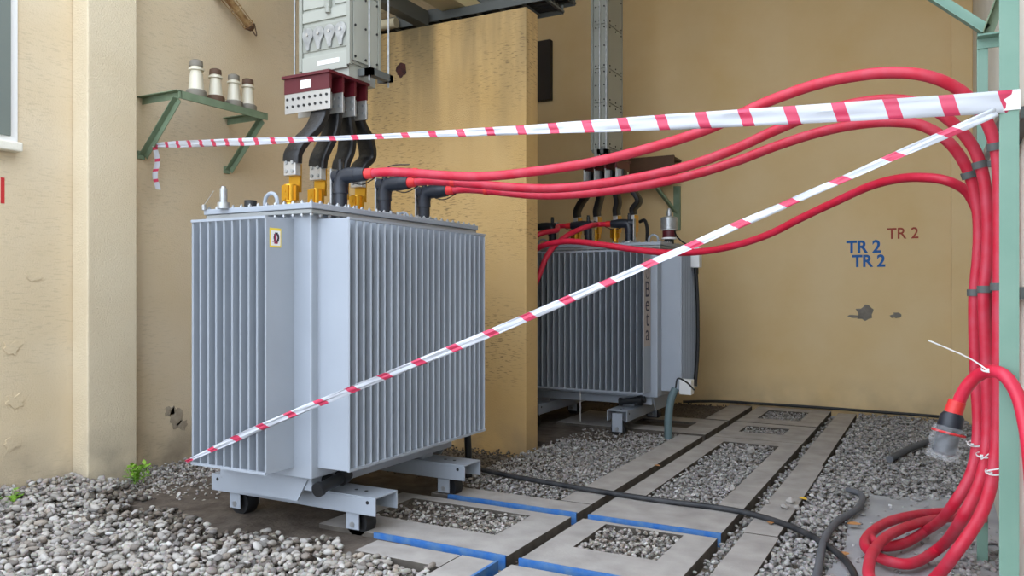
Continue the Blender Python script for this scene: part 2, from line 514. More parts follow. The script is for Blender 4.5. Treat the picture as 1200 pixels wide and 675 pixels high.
# ------------------------------------------------------------------ ground: concrete slabs, soil, pads
def frame_mesh(x0, x1, y0, y1, hole, z0=-0.13, z1=0.0):
    b = MB()
    if hole is None:
        return b.box(x0, x1, y0, y1, z0, z1)
    hx0, hx1, hy0, hy1 = hole
    X = [x0, hx0, hx1, x1]; Y = [y0, hy0, hy1, y1]
    n = 0
    for z in (z0, z1):
        for yy in Y:
            for xx in X: b.v.append((xx, yy, z))
    idx = lambda i, j, k: k * 16 + j * 4 + i
    for j in range(3):
        for i in range(3):
            if i == 1 and j == 1: continue
            for k in (0, 1): b.f.append((idx(i, j, k), idx(i + 1, j, k), idx(i + 1, j + 1, k), idx(i, j + 1, k)))
    for i in range(3):
        for j in (0, 3): b.f.append((idx(i, j, 0), idx(i + 1, j, 0), idx(i + 1, j, 1), idx(i, j, 1)))
        for j in (0, 3): b.f.append((idx(j, i, 0), idx(j, i + 1, 0), idx(j, i + 1, 1), idx(j, i, 1)))
    for (a, c) in (((1, 1), (2, 1)), ((2, 1), (2, 2)), ((2, 2), (1, 2)), ((1, 2), (1, 1))):
        b.f.append((idx(*a, 0), idx(*c, 0), idx(*c, 1), idx(*a, 1)))
    return b
SLABS = [  # x0,x1,y0,y1,hole, z shift
    (-2.08, -1.19, 3.95, 4.865, (-1.90, -1.39, 4.30, 4.82)),
    (-3.55, -2.165, 3.95, 4.865, (-3.38, -2.42, 4.28, 4.76)),
    (-2.08, -1.19, 4.95, 8.27, (-1.90, -1.37, 5.57, 8.03)),
    (-2.08, -1.19, 8.30, 9.345, (-1.90, -1.44, 8.70, 9.12)),
    (-2.08, -1.19, 9.375, 10.70, (-1.90, -1.42, 9.70, 10.44)),
    (-2.41, -2.165, 5.22, 8.22, None),
    (-3.35, -2.165, 4.95, 5.21, None),
    (-3.90, -2.165, 8.32, 9.33, (-3.1, -2.45, 8.62, 9.05)),
    (-2.45, -2.165, 9.40, 10.70, None),
    (-2.40, -2.165, 1.9, 3.86, None),
    (-3.0, -2.41, 3.64, 3.86, None),
    (-2.08, -1.19, 1.9, 3.86, None),
    (-1.07, -0.86, 1.9, 5.05, None),
    (-1.08, -0.87, 5.06, 7.3, None),
    (-1.10, -0.89, 7.31, 10.6, None),
]
for i, (x0, x1, y0, y1, hole) in enumerate(SLABS):
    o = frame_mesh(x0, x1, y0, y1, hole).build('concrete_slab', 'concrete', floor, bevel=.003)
    o.data.materials.append(M['dark_edge'])
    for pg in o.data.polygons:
        if abs(pg.normal.z) < .5: pg.material_index = 1  # vertical slab faces take the darker concrete tone
    o.location.z = random.uniform(-.006, 0)
# painted blue slab edges
for x0, x1, y in ((-3.1, -2.165, 3.95), (-2.08, -1.19, 3.95), (-3.2, -2.165, 4.95), (-2.08, -1.19, 4.95)):
    MB().box(x0, x1, y - .004, y + .012, -.125, .0015).build('blue_painted_edge', 'blue_paint', floor)
MB().box(-2.178, -2.161, 2.3, 3.86, -.125, .0015).build('blue_painted_edge', 'blue_paint', floor)

def ground_patch(name, m, poly, z, parent, jitter=.05, sub=6, seed=1):
    rr = random.Random(seed)
    pts = []
    k = len(poly)
    for i in range(k):
        a, b = Vector(poly[i]), Vector(poly[(i + 1) % k])
        for j in range(sub):
            p = a.lerp(b, j / sub)
            pts.append(Vector((p.x + rr.uniform(-jitter, jitter), p.y + rr.uniform(-jitter, jitter), z - .06)))
    return MB().prism(pts, (0, 0, .06)).build(name, m, parent)
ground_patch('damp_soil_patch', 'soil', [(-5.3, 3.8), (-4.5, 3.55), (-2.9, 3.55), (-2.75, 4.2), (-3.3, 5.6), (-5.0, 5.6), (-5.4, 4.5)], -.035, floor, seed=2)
ground_patch('damp_soil_patch', 'soil', [(-5.0, 7.2), (-3.4, 7.3), (-2.9, 8.0), (-2.5, 8.4), (-2.5, 10.6), (-5.0, 10.6)], -.03, floor, seed=3)
ground_patch('concrete_pad', 'dusty_concrete', [(-0.50, 3.0), (0.34, 3.0), (0.34, 6.9), (-0.05, 6.75), (-0.42, 6.5), (-0.52, 6.2)], -.02, floor, jitter=.03, seed=4)

# ------------------------------------------------------------------ gravel
def ico(sub):
    import bmesh
    bm = bmesh.new(); bmesh.ops.create_icosphere(bm, subdivisions=sub, radius=1.0)
    v = np.array([p.co[:] for p in bm.verts]); f = np.array([[q.index for q in t.verts] for t in bm.faces])
    bm.free(); return v, f
ICO1, ICO2 = ico(1), ico(2)
def stone_shapes(base, n, amp):
    out = []
    for k in range(n):
        v = base[0].copy()
        for j in range(4):
            d = rng.normal(size=3); d /= np.linalg.norm(d)
            v *= (1 + amp * (v @ d)[:, None] * rng.uniform(-1, 1))
            # facet: squash beyond a plane
            h = rng.uniform(.55, .85); pr = v @ d
            over = np.clip(pr - h, 0, None); v -= over[:, None] * d * .75
        out.append(v)
    return out
def rot_mats(n):
    q = rng.normal(size=(n, 4)); q /= np.linalg.norm(q, axis=1)[:, None]
    a, b, c, d = q.T
    return np.stack([np.stack([1 - 2 * (c * c + d * d), 2 * (b * c - a * d), 2 * (b * d + a * c)], 1),
                     np.stack([2 * (b * c + a * d), 1 - 2 * (b * b + d * d), 2 * (c * d - a * b)], 1),
                     np.stack([2 * (b * d - a * c), 2 * (c * d + a * b), 1 - 2 * (b * b + c * c)], 1)], 1)
def flat_rots(n, tilt):
    """stones lie mostly flat: spin about z with a small tilt"""
    az = rng.uniform(0, 2 * PI, n); ax = rng.normal(0, tilt, n); ay = rng.normal(0, tilt, n)
    out = np.zeros((n, 3, 3))
    for i in range(n):
        out[i] = np.array((Matrix.Rotation(ax[i], 3, 'X') @ Matrix.Rotation(ay[i], 3, 'Y') @ Matrix.Rotation(az[i], 3, 'Z')))
    return out
def stuff_stones(name, m, pos, size, base, shapes, smooth, parent, flat=.62, tilt=.35):
    n = len(pos)
    if n == 0: return
    sc = np.stack([size * rng.uniform(.85, 1.25, n), size * rng.uniform(.65, .95, n), size * rng.uniform(flat * .75, flat * 1.2, n)], 1)
    R = flat_rots(n, tilt)
    sh = np.stack(shapes)[rng.integers(0, len(shapes), n)]
    v = sh * sc[:, None, :]
    v = np.einsum('nij,nkj->nki', R, v) + pos[:, None, :]
    nv = base[0].shape[0]
    f = (base[1][None] + (np.arange(n) * nv)[:, None, None]).reshape(-1, 3)
    v = v.reshape(-1, 3)
    me = bpy.data.meshes.new(name)
    me.vertices.add(len(v)); me.vertices.foreach_set('co', v.ravel().astype(np.float32))
    me.loops.add(f.size); me.loops.foreach_set('vertex_index', f.ravel().astype(np.int32))
    me.polygons.add(len(f)); me.polygons.foreach_set('loop_start', np.arange(0, f.size, 3, dtype=np.int32))
    me.polygons.foreach_set('use_smooth', np.full(len(f), smooth))
    me.update(calc_edges=True)
    me.materials.append(M[m])
    o = link(name, me, parent)
    o['kind'] = 'stuff'
    return o
SH2 = stone_shapes(ICO2, 12, .22)
SH1 = stone_shapes(ICO1, 12, .2)

def scatter(x0, x1, y0, y1, dens, smin, smax, z0, z1):
    n = int((x1 - x0) * (y1 - y0) * dens)
    p = np.stack([rng.uniform(x0, x1, n), rng.uniform(y0, y1, n), rng.uniform(z0, z1, n)], 1)
    s = smin + (smax - smin) * rng.power(1.6, n) ** 1.0 * rng.uniform(.3, 1, n)
    return p, s
def in_view(p):
    dep = -S_ * p[:, 0] + C_ * p[:, 1]; r = C_ * p[:, 0] + S_ * p[:, 1]
    px = CX + F * r / dep; py = HY + F * (H - p[:, 2]) / dep
    return dep, px, py
# front-left pebble bed: edge is ragged against the soil
p1, s1 = scatter(-6.08, -2.42, 1.2, 4.0, 1500, .014, .036, -.075, .0)
edge = 3.66 + .08 * np.sin(p1[:, 0] * 5.1) + .05 * np.sin(p1[:, 0] * 13) + np.where(p1[:, 0] < -5.1, .32, 0) + np.where(p1[:, 0] < -5.5, .25, 0)
dep, px, py = in_view(p1)
keep = (p1[:, 1] < edge) & (dep > 3.75) & (px > -60)
p1, s1 = p1[keep], s1[keep]
p1[:, 2] += np.clip((-p1[:, 0] - 5.1) / .9, 0, 1) * .06          # heaped against the wall
blk = (p1[:, 0] < -5.88) & (p1[:, 1] > 3.9)
p1, s1 = p1[~blk], s1[~blk]
dep, px, py = in_view(p1)
vis = (px > 5) & (px < 1190) & (py < 668)
score = np.where(vis & (p1[:, 2] > -.03), s1 / dep, -1)
order = np.argsort(-score)
big, rest = order[:300], order[300:]
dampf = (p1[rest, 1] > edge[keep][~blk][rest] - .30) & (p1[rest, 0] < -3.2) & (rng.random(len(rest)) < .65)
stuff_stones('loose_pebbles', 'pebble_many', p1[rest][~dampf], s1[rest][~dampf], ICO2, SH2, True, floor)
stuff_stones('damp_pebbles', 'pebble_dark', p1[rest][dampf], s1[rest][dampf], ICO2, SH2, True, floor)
peb_me = []
for k in range(10):
    me = bpy.data.meshes.new('pebble')
    me.from_pydata([tuple(q) for q in SH2[k]], [], [tuple(int(i) for i in t) for t in ICO2[1]])
    me.polygons.foreach_set('use_smooth', [True] * len(me.polygons))
    me.materials.append(M['pebble_one']); peb_me.append(me)
for i in big:
    o = bpy.data.objects.new('pebble', peb_me[int(rng.integers(0, 10))]); C.objects.link(o); o.parent = floor
    o.location = tuple(p1[i] + np.array([0, 0, .006])); s = float(s1[i])
    o.scale = (s * random.uniform(.95, 1.3), s * random.uniform(.7, .95), s * random.uniform(.5, .7))
    o.rotation_euler = (random.gauss(0, .3), random.gauss(0, .3), random.uniform(0, 6.28))
# damp gravel + dirt at the foot of the left wall and partition
def bed(x0, x1, y0, y1, dens, smin, smax, z0, z1, m, cond=None, smooth=False, name='loose_gravel'):
    p, s = scatter(x0, x1, y0, y1, dens, smin, smax, z0, z1)
    if cond is not None:
        k = cond(p); p, s = p[k], s[k]
    stuff_stones(name, m, p, s, ICO1, SH1, smooth, floor)
bed(-6.08, -4.7, 4.0, 6.68, 1300, .010, .024, -.075, -.02, 'pebble_many', lambda p: ~((p[:, 0] < -5.88) & (p[:, 1] < 4.4)) & (rng.random(len(p)) < np.clip((-p[:, 0] - 4.6) * 1.3, .1, 1)))
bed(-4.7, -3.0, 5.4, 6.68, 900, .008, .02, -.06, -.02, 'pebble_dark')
bed(-3.44, -2.42, 5.3, 8.2, 2100, .009, .022, -.07, -.005, 'crushed', lambda p: ~((p[:, 1] > 7.5) & (p[:, 0] < -2.9) & (rng.random(len(p)) < .7)))
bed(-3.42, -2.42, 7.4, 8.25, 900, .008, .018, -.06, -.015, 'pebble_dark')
bed(-3.37, -2.43, 4.29, 4.75, 2300, .010, .024, -.07, -.012, 'pebble_many', lambda p: rng.random(len(p)) < np.clip((p[:, 0] + 3.7) * 1.4, .2, 1))
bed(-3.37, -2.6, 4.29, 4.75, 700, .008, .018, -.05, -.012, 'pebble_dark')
bed(-1.89, -1.40, 4.31, 4.81, 2500, .010, .025, -.07, -.006, 'pebble_many')
bed(-1.89, -1.38, 5.58, 8.02, 2300, .010, .024, -.07, -.006, 'crushed')
bed(-1.89, -1.45, 8.71, 9.11, 2000, .009, .02, -.07, -.01, 'crushed')
bed(-1.89, -1.43, 9.71, 10.43, 1800, .009, .02, -.07, -.01, 'crushed')
bed(-1.18, -1.09, 2.5, 10.6, 1100, .009, .028, -.09, -.035, 'crushed')
bed(-2.16, -2.085, 2.5, 10.6, 400, .006, .016, -.1, -.06, 'pebble_dark')
bed(-0.86, -0.50, 2.6, 6.3, 2000, .011, .03, -.075, -.005, 'crushed')
bed(-0.86, 0.32, 6.2, 10.68, 2000, .010, .030, -.08, .0, 'crushed', lambda p: p[:, 1] > 6.55 + .3 * np.sin(p[:, 0] * 7) * .5 - .3 * (p[:, 0] < -.45))
bed(-0.5, 0.33, 4.0, 6.7, 90, .006, .022, -.018, -.008, 'crushed')
bed(0.05, 0.34, 3.3, 5.6, 500, .012, .032, -.02, .005, 'crushed')
bed(-2.16, -0.5, 9.9, 10.72, 500, .008, .018, -.05, -.02, 'pebble_dark', lambda p: (p[:, 0] < -1.2) & ((p[:, 1] > 10.5)))
bed(-4.0, -2.2, 9.4, 10.72, 1200, .008, .018, -.06, -.02, 'pebble_dark')
# a few loose bigger stones lying on the slabs and slots
for px, py, s in ((880, 531, .055), (893, 527, .03), (898, 590, .03), (918, 596, .035), (927, 590, .045), (934, 597, .03), (858, 574, .03), (1018, 566, .02), (1003, 572, .025), (942, 622, .03), (959, 613, .03)):
    g = G(px, py, .0)
    o = MB(); o.v = [tuple(q) for q in SH1[random.randrange(12)]]; o.f = [tuple(int(i) for i in t) for t in ICO1[1]]
    so = o.build('crushed_stone', 'crushed', floor)
    so.scale = (s, s * .85, s * .6); so.rotation_euler = (random.random(), random.random(), random.random() * 6); so.location = (g.x, g.y, s * .4)

# weeds and leaves
def weed(px, py, h, n, label, seed):
    rr = random.Random(seed)
    g = G(px, py, 0.0)
    g.x = max(g.x, XL + .12)
    if g.y > 3.85 and g.x < -5.85: g.x = -5.82
    t = thing('green_weed', label, 'plant', g)
    for k in range(n):
        a = rr.uniform(0, 2 * PI); ln = h * rr.uniform(.6, 1.1); sp = rr.uniform(.15, .6)
        base = Vector((rr.uniform(-.04, .04), rr.uniform(-.04, .04), -.02))
        tip = base + Vector((math.cos(a) * sp * ln, math.sin(a) * sp * ln, ln))
        b = MB(); b.tube([base, base.lerp(tip, .5) + Vector((0, 0, .01)), tip], .0018, 5)
        st = b.build('stem', 'leaf_green', t)
        lf = MB()
        for j in range(7):
            c = base.lerp(tip, .3 + .7 * j / 6) + Vector((rr.uniform(-.012, .012), rr.uniform(-.012, .012), rr.uniform(-.01, .01)))
            d = Vector((rr.uniform(-1, 1), rr.uniform(-1, 1), rr.uniform(-.2, .6))).normalized(); sd = d.cross(Vector((0, 0, 1))).normalized()
            l = rr.uniform(.03, .055)
            lf.prism([c, c + d * l * .5 + sd * l * .35, c + d * l, c + d * l * .5 - sd * l * .35], (0, 0, .0012))
        lf.build('leaves', 'leaf_green', t)
weed(160, 563, .13, 16, 'leafy green weed at the foot of the stucco pilaster', 1)
weed(12, 592, .11, 7, 'small yellow-green weed at the foot of the wall below the window', 2)
def leaf(px, py, m, s, label, z=.006):
    g = G(px, py, z)
    b = MB(); a = random.uniform(0, 6.28)
    d = Vector((math.cos(a), math.sin(a), 0)); sd = Vector((-d.y, d.x, 0))
    pts = []
    for k in range(9):
        u = k / 8; pts.append((u, math.sin(u * PI) ** .8 * .36))
    b.v = []
    for i, (u, ww) in enumerate(pts):
        zz = .25 * s * (u - .5) ** 2
        for sg in (-1, 0, 1):
            q = d * (u - .5) * s + sd * ww * s * sg
            b.v.append((q.x, q.y, zz + abs(sg) * ww * s * .35))
    for i in range(8):
        for j in range(2):
            k = i * 3 + j
            b.f.append((k, k + 1, k + 4, k + 3))
    o = b.build('fallen_leaf', m, None)
    o.location = g
    sm = o.modifiers.new('thick', 'SOLIDIFY'); sm.thickness = .001
    tag(o, label, 'leaf')
leaf(941, 585, 'leaf_yellow', .07, 'small bright yellow leaf on the long concrete strip')
leaf(1001, 615, 'leaf_dry', .09, 'curled brown leaf beside the grey hose on the concrete pad')
leaf(989, 650, 'leaf_dry', .08, 'pale brown leaf on the concrete pad between black cable and red coil')
leaf(903, 613, 'leaf_dry', .06, 'dry tan leaf lying against the long black cable')
leaf(770, 546, 'leaf_dry', .06, 'orange-brown leaf in the narrow slot between the slabs')

# ================================================================== TRANSFORMERS
def transformer(name, label, loc, rz, valve_x, TX1=.88, turned=False, wy=(-.52, .52), nf_front=24, nf_end=10, hv=(-.42, .03, .52), lv=(-.36, -.10, .15, .36)):
    """local x = long side, local -y = front (high-voltage side)"""
    t = thing(name, label, 'transformer', loc, rz)
    TX, TY, TY1 = .865, .455, .36
    Z0, Z1 = .425, 1.945
    MB().box(-TX, TX1, -TY, TY1, .36, 1.985).build('tank', 'steel_grey', t, bevel=.01)
    # lid with rim, gasket and bolts
    MB().box(-TX - .055, TX1 + .055, -TY - .055, TY1 + .055, 2.0, 2.035).build('lid', 'steel_grey', t, bevel=.004)
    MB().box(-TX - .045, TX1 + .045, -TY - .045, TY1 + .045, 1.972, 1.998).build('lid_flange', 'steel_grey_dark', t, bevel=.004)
    b = MB()
    def bolt(x, y):
        b.cyl((x, y, 1.955), (x, y, 2.055), .006, seg=6)
        b.cyl((x, y, 2.035), (x, y, 2.047), .012, seg=6)
        b.cyl((x, y, 1.96), (x, y, 1.972), .012, seg=6)
    for k in range(25):
        x = -TX - .03 + (TX + TX1 + .06) * k / 24
        for y in (-TY - .03, TY1 + .03): bolt(x, y)
    for k in range(1, 12):
        y = -TY - .03 + (TY + TY1 + .06) * k / 12
        for x in (-TX - .03, TX1 + .03): bolt(x, y)
    ob = b.build('lid_bolts', 'galv', t); ob['kind'] = 'stuff'
    # cooling fins
    FD, ED = .245, .235
    ED1 = .225
    fx0, fx1 = -.80, .80
    ey = .31
    def fin_mesh(depth):
        q = MB()
        # one flat hollow fin: thin blade with a rounded outer edge
        th = .0065
        sec = [(0, -th), (-depth + .008, -th), (-depth, 0), (-depth + .008, th), (0, th)]
        n = len(q.v)
        for z in (Z0, Z1):
            for yy, xx in sec: q.v.append((xx, yy, z))
        k = len(sec)
        for i in range(k):
            j = (i + 1) % k; q.f.append((i, j, k + j, k + i))
        q.f.append(tuple(range(k))); q.f.append(tuple(reversed(range(k, 2 * k))))
        return q.mesh('fin', 'steel_grey')
    mf, me_, mg_ = fin_mesh(FD), fin_mesh(ED), fin_mesh(ED1)
    for k in range(nf_front):
        x = fx0 + (fx1 - fx0) * k / (nf_front - 1)
        link('fin', mf, t, loc=(x, -TY, 0))
        o = link('fin', mf, t, loc=(x, TY1, 0)); o.rotation_euler.z = PI
    for k in range(nf_end):
        y = -ey + 2 * ey * k / (nf_end - 1)
        o = link('fin', me_, t, loc=(-TX, y, 0)); o.rotation_euler.z = -PI / 2
        o = link('fin', mg_, t, loc=(TX1, y, 0)); o.rotation_euler.z = PI / 2
    def rail(x0, x1, y0, y1):
        MB().box(x0, x1, y0, y1, Z1 - .012, Z1 + .004).build('fin_rail', 'steel_grey', t)
        MB().box(x0, x1, y0, y1, Z0 - .004, Z0 + .012).build('fin_rail', 'steel_grey', t)
    rail(fx0 - .007, fx1 + .007, -TY - FD - .002, -TY - FD + .016)
    rail(fx0 - .007, fx1 + .007, TY1 + FD - .016, TY1 + FD + .002)
    rail(-TX - ED - .002, -TX - ED + .016, -ey - .007, ey + .007)
    rail(TX1 + ED1 - .016, TX1 + ED1 + .002, -ey - .007, ey + .007)
    # underframe: end skirts and cross bearers
    for sx in (-1, 1):
        xx = sx * .80
        poly = [(xx, -.43, .43), (xx, .36, .43), (xx, .36, .25), (xx, .33, .20), (xx, -.29, .20)]
        MB().prism([Vector(p) for p in poly], (.012 * sx, 0, 0)).build('end_skirt', 'steel_grey', t)
    MB().box(-.80, .80, -.40, .40, .27, .40).build('underframe', 'steel_grey', t, bevel=.006)
    for x in (-.52, .52):
        q = MB()
        w2, y0, y1, zt, zb = .115, wy[0] - .20, wy[1] + .20, .235, .12
        q.box(x - w2, x + w2, y0, y1, zt - .01, zt)
        q.box(x - w2, x - w2 + .01, y0, y1, zb, zt - .01)
        q.box(x + w2 - .01, x + w2, y0, y1, zb, zt - .01)
        bm_ = q.build('bearer', 'steel_grey', t, bevel=.003)
        MB().box(x - .07, x + .07, -.36, .36, .235, .272).build('bearer_pad', 'steel_grey', t)
        h = MB()
        for sx in (-1, 1):
            for yy in (wy[0] - .14, wy[1] + .14):
                xa = x + sx * w2
                h.cyl((xa - sx * .002, yy, .20), (xa + sx * .002, yy, .20), .012, seg=10)
        for yy in (-.6, -.52): h.cyl((x, yy, .233), (x, yy, .238), .012, seg=8)
        h.build('bolt_hole', 'black_rubber', bm_)
        for y in wy:
            ax_ = Vector((0, 1, 0)) if turned else Vector((1, 0, 0))
            c_ = Vector((x, y - (.13 if turned and y < 0 else 0), .04))
            MB().lathe(c_ - ax_ * .05, [(.02, 0), (.078 if turned else .082, .0), (.082 if turned else .086, .01), (.082 if turned else .086, .09), (.078 if turned else .082, .10), (.02, .10)], 24, ax_).build('wheel', 'black_rubber', t, smooth=True)
            for sg in (-1, 1):
                if turned: br = MB().obox(c_ + ax_ * sg * .062 + Vector((0, 0, .065)), (.115, .010, .20))
                else: br = MB().obox(c_ + ax_ * sg * .085 + Vector((0, 0, .065)), (.010, .10, .19))
                bo = br.build('wheel_bracket', 'steel_grey', t, bevel=.002)
            MB().cyl(c_ - ax_ * .093, c_ + ax_ * .093, .019, seg=12).build('axle', 'galv', bo)
    # drain valve
    v = MB(); vx = valve_x
    v.cyl((vx - .13, -.48, .30), (vx + .13, -.48, .34), .036)
    v.cyl((vx + .05, -.48, .325), (vx + .10, -.48, .335), .05)
    v.cyl((vx - .13, -.48, .30), (vx - .16, -.48, .295), .045)
    v.cyl((vx, -.40, .32), (vx, -.48, .32), .035)
    v.build('drain_valve', 'black_rubber', t, smooth=True)
    # LV bushings with brass clamps
    for x in lv:
        bs = MB().lathe((x, .20, 2.03), [(.06, 0), (.06, .02), (.035, .03), (.05, .05), (.033, .075), (.033, .11)], 16).build('bushing', 'brass', t, smooth=True)
        q = MB()
        q.cyl((x, .20, 2.13), (x, .20, 2.25), .046, seg=16)
        q.box(x - .012, x + .012, .135, .265, 2.14, 2.24)
        q.box(x - .054, x - .04, .17, .23, 2.14, 2.24)
        q.box(x + .04, x + .054, .17, .23, 2.14, 2.24)
        cl = q.build('brass_clamp', 'brass', t, smooth=True)
        e = MB()
        e.prism([Vector((x + .035, .15, 2.20)), Vector((x + .06, .15, 2.20)), Vector((x + .062, .15, 2.40)), Vector((x + .046, .15, 2.40))], (0, .1, 0))
        e.build('angle_lug', 'brass', t)
        for zz in (2.15, 2.20):
            MB().cyl((x - .058, .20, zz), (x - .045, .20, zz), .012, seg=6).build('clamp_bolt', 'brass', cl)
    # HV bushing flanges
    for x in hv:
        q = MB().lathe((x, -.34, 2.03), [(.085, 0), (.085, .018), (.07, .02), (.07, .03)], 20)
        for k in range(6):
            a = 2 * PI * k / 6
            q.cyl((x + .078 * math.cos(a), -.34 + .078 * math.sin(a), 2.03), (x + .078 * math.cos(a), -.34 + .078 * math.sin(a), 2.07), .009, seg=6)
        q.build('bushing_flange', 'galv', t, smooth=True)
    # lifting lugs
    for x, y in ((-.72, .02), (.72, -.10 if turned else .02)):
        la_ = Vector((1, 0, 0)) if turned else Vector((0, 1, 0))
        lo = Vector((x, y, 0))
        q = MB()
        pts = [lo - la_ * .055 + Vector((0, 0, 2.03)), lo - la_ * .055 + Vector((0, 0, 2.075))]
        for k in range(9):
            a = PI - PI * k / 8
            pts.append(lo + la_ * .055 * math.cos(a) + Vector((0, 0, 2.085 + .055 * math.sin(a))))
        pts.append(lo + la_ * .055 + Vector((0, 0, 2.03)))
        q.tube(pts, .013, 8)
        q.build('lifting_lug', 'steel_grey', t, smooth=True)
    return t

T1C = Vector((-3.80, 4.52, 0.0))
T2C = Vector((-3.54, 8.70, 0.0))
t1 = transformer('power_transformer', 'pale grey finned transformer with a yellow warning sticker, in front of the partition wall', T1C, PI / 2, -.68, wy=(-.56, .47), TX1=.965)
t2 = transformer('power_transformer', 'pale grey finned transformer with a vertical name strip, in the bay behind the partition', T2C, 0.0, .62, turned=True)

# transformer 1 extras (local coords: x = world Y - 4.52, y = -(world X + 3.80))
st = MB().box(-1.068, -.975, -.3185, -.3172, 1.765, 1.88).build('warning_sticker', 'yellow', t1)
MB().box(-1.06, -.983, -.3195, -.3185, 1.775, 1.865).build('sticker_field', 'white', st)
q = MB()
for ang in range(10):
    a = 2 * PI * ang / 10
    q.obox((-1.015 + .016 * math.cos(a), -.3200, 1.823 + .024 * math.sin(a)), (.014, .001, .016))
q.build('sticker_pictogram', 'ink_dark', st)
q = MB(); q.box(-1.03, -1.015, -.3207, -.3199, 1.80, 1.845); q.box(-1.05, -1.03, -.3207, -.3199, 1.797, 1.803); q.box(-1.033, -1.005, -.3207, -.3199, 1.786, 1.797)
q.build('sticker_pictogram', 'ink_red', st)
q = MB(); q.cyl((-.93, .22, 2.03), (-.93, .22, 2.07), .04); q.cyl((-.93, .22, 2.07), (-.93, .22, 2.16), .024); q.cyl((-.93, .22, 2.16), (-.93, .22, 2.172), .016)
q.build('relief_valve', 'galv', t1, smooth=True)
MB().cyl((-.80, .12, 2.03), (-.80, .12, 2.09), .04).build('filler_cap', 'black_rubber', t1, smooth=True)
q = MB(); q.cyl((-.93, .40, 2.03), (-.93, .40, 2.065), .014); q.tube(smooth_path([(-.93, .40, 2.065), (-.93, .36, 2.10), (-.93, .31, 2.15)]), .002, 5)
q.build('seal_wire', 'galv', t1)
# black conduit leaving the rear corner down to the ground
MB().tube(smooth_path([(.86, -.50, .85), (.93, -.46, .45), (.98, -.44, .2), (.99, -.44, -.04)]), .028, 10).build('conduit', 'black_rubber', t1, smooth=True)

# transformer 2 extras
fx = .80
nm = MB().box(fx + .0066, fx + .0078, -.685, -.47, .92, 1.86).build('name_strip', 'strip_label', t2)
for k, chx in enumerate('Beta'):
    text_mesh('strip_lettering', chx, .24, 'ink_dark', face_mtx((fx + .0082, -.575, 1.52 - .155 * k), (0, 1, 0), (0, 0, 1)), nm, sx=1.15, depth=.0006)
MB().tube([(fx + .009, -.575 + .05 * math.cos(a), 1.70 + .06 * math.sin(a)) for a in [2 * PI * k / 20 for k in range(21)]], .004, 4).build('strip_emblem', 'ink_dark', nm)
# gas and pressure relay
q = MB(); q.cyl((.87, .0, 2.03), (.87, .0, 2.10), .055); q.build('relay_base', 'black_rubber', t2, smooth=True)
MB().cyl((.87, 0, 2.10), (.87, 0, 2.20), .075, seg=20).build('relay_float_glass', 'maroon', t2, smooth=True)
MB().lathe((.87, 0, 2.20), [(.095, 0), (.095, .13), (.08, .14), (.03, .15), (.03, .20), (.015, .24)], 20).build('relay_head', 'galv', t2, smooth=True)
for zz in (2.10, 2.20): MB().cyl((.87, 0, zz - .01), (.87, 0, zz + .01), .085, seg=20).build('relay_ring', 'white', t2, smooth=True)
MB().tube(smooth_path([(.93, 0, 2.22), (.96, -.05, 2.14), (1.04, -.1, 2.06), (1.14, .06, 1.98)]), .009, 8).build('relay_lead', 'black_rubber', t2, smooth=True)
MB().tube(smooth_path([(.46, .18, 2.32), (.53, .15, 2.33), (.57, .12, 2.25), (.57, .12, 2.03)]), .02, 8).build('earth_lead', 'black_rubber', t2, smooth=True)
MB().box(1.10, 1.20, .04, .16, 1.77, 2.0).build('terminal_box', 'white', t2, bevel=.008)
q = MB()
for yy in (.07, .12): q.cyl((1.15, yy, 1.70), (1.15, yy, 1.77), .02)
q.build('cable_gland', 'black_rubber', t2)
MB().tube(smooth_path([(1.15, .09, 1.71), (1.16, .11, 1.4), (1.16, .11, .8), (1.14, .08, .45)]), .022, 8).build('control_cable', 'black_rubber', t2, smooth=True)
MB().box(1.09, 1.22, -.36, -.24, .40, .56).build('junction_box', 'white', t2, bevel=.006)

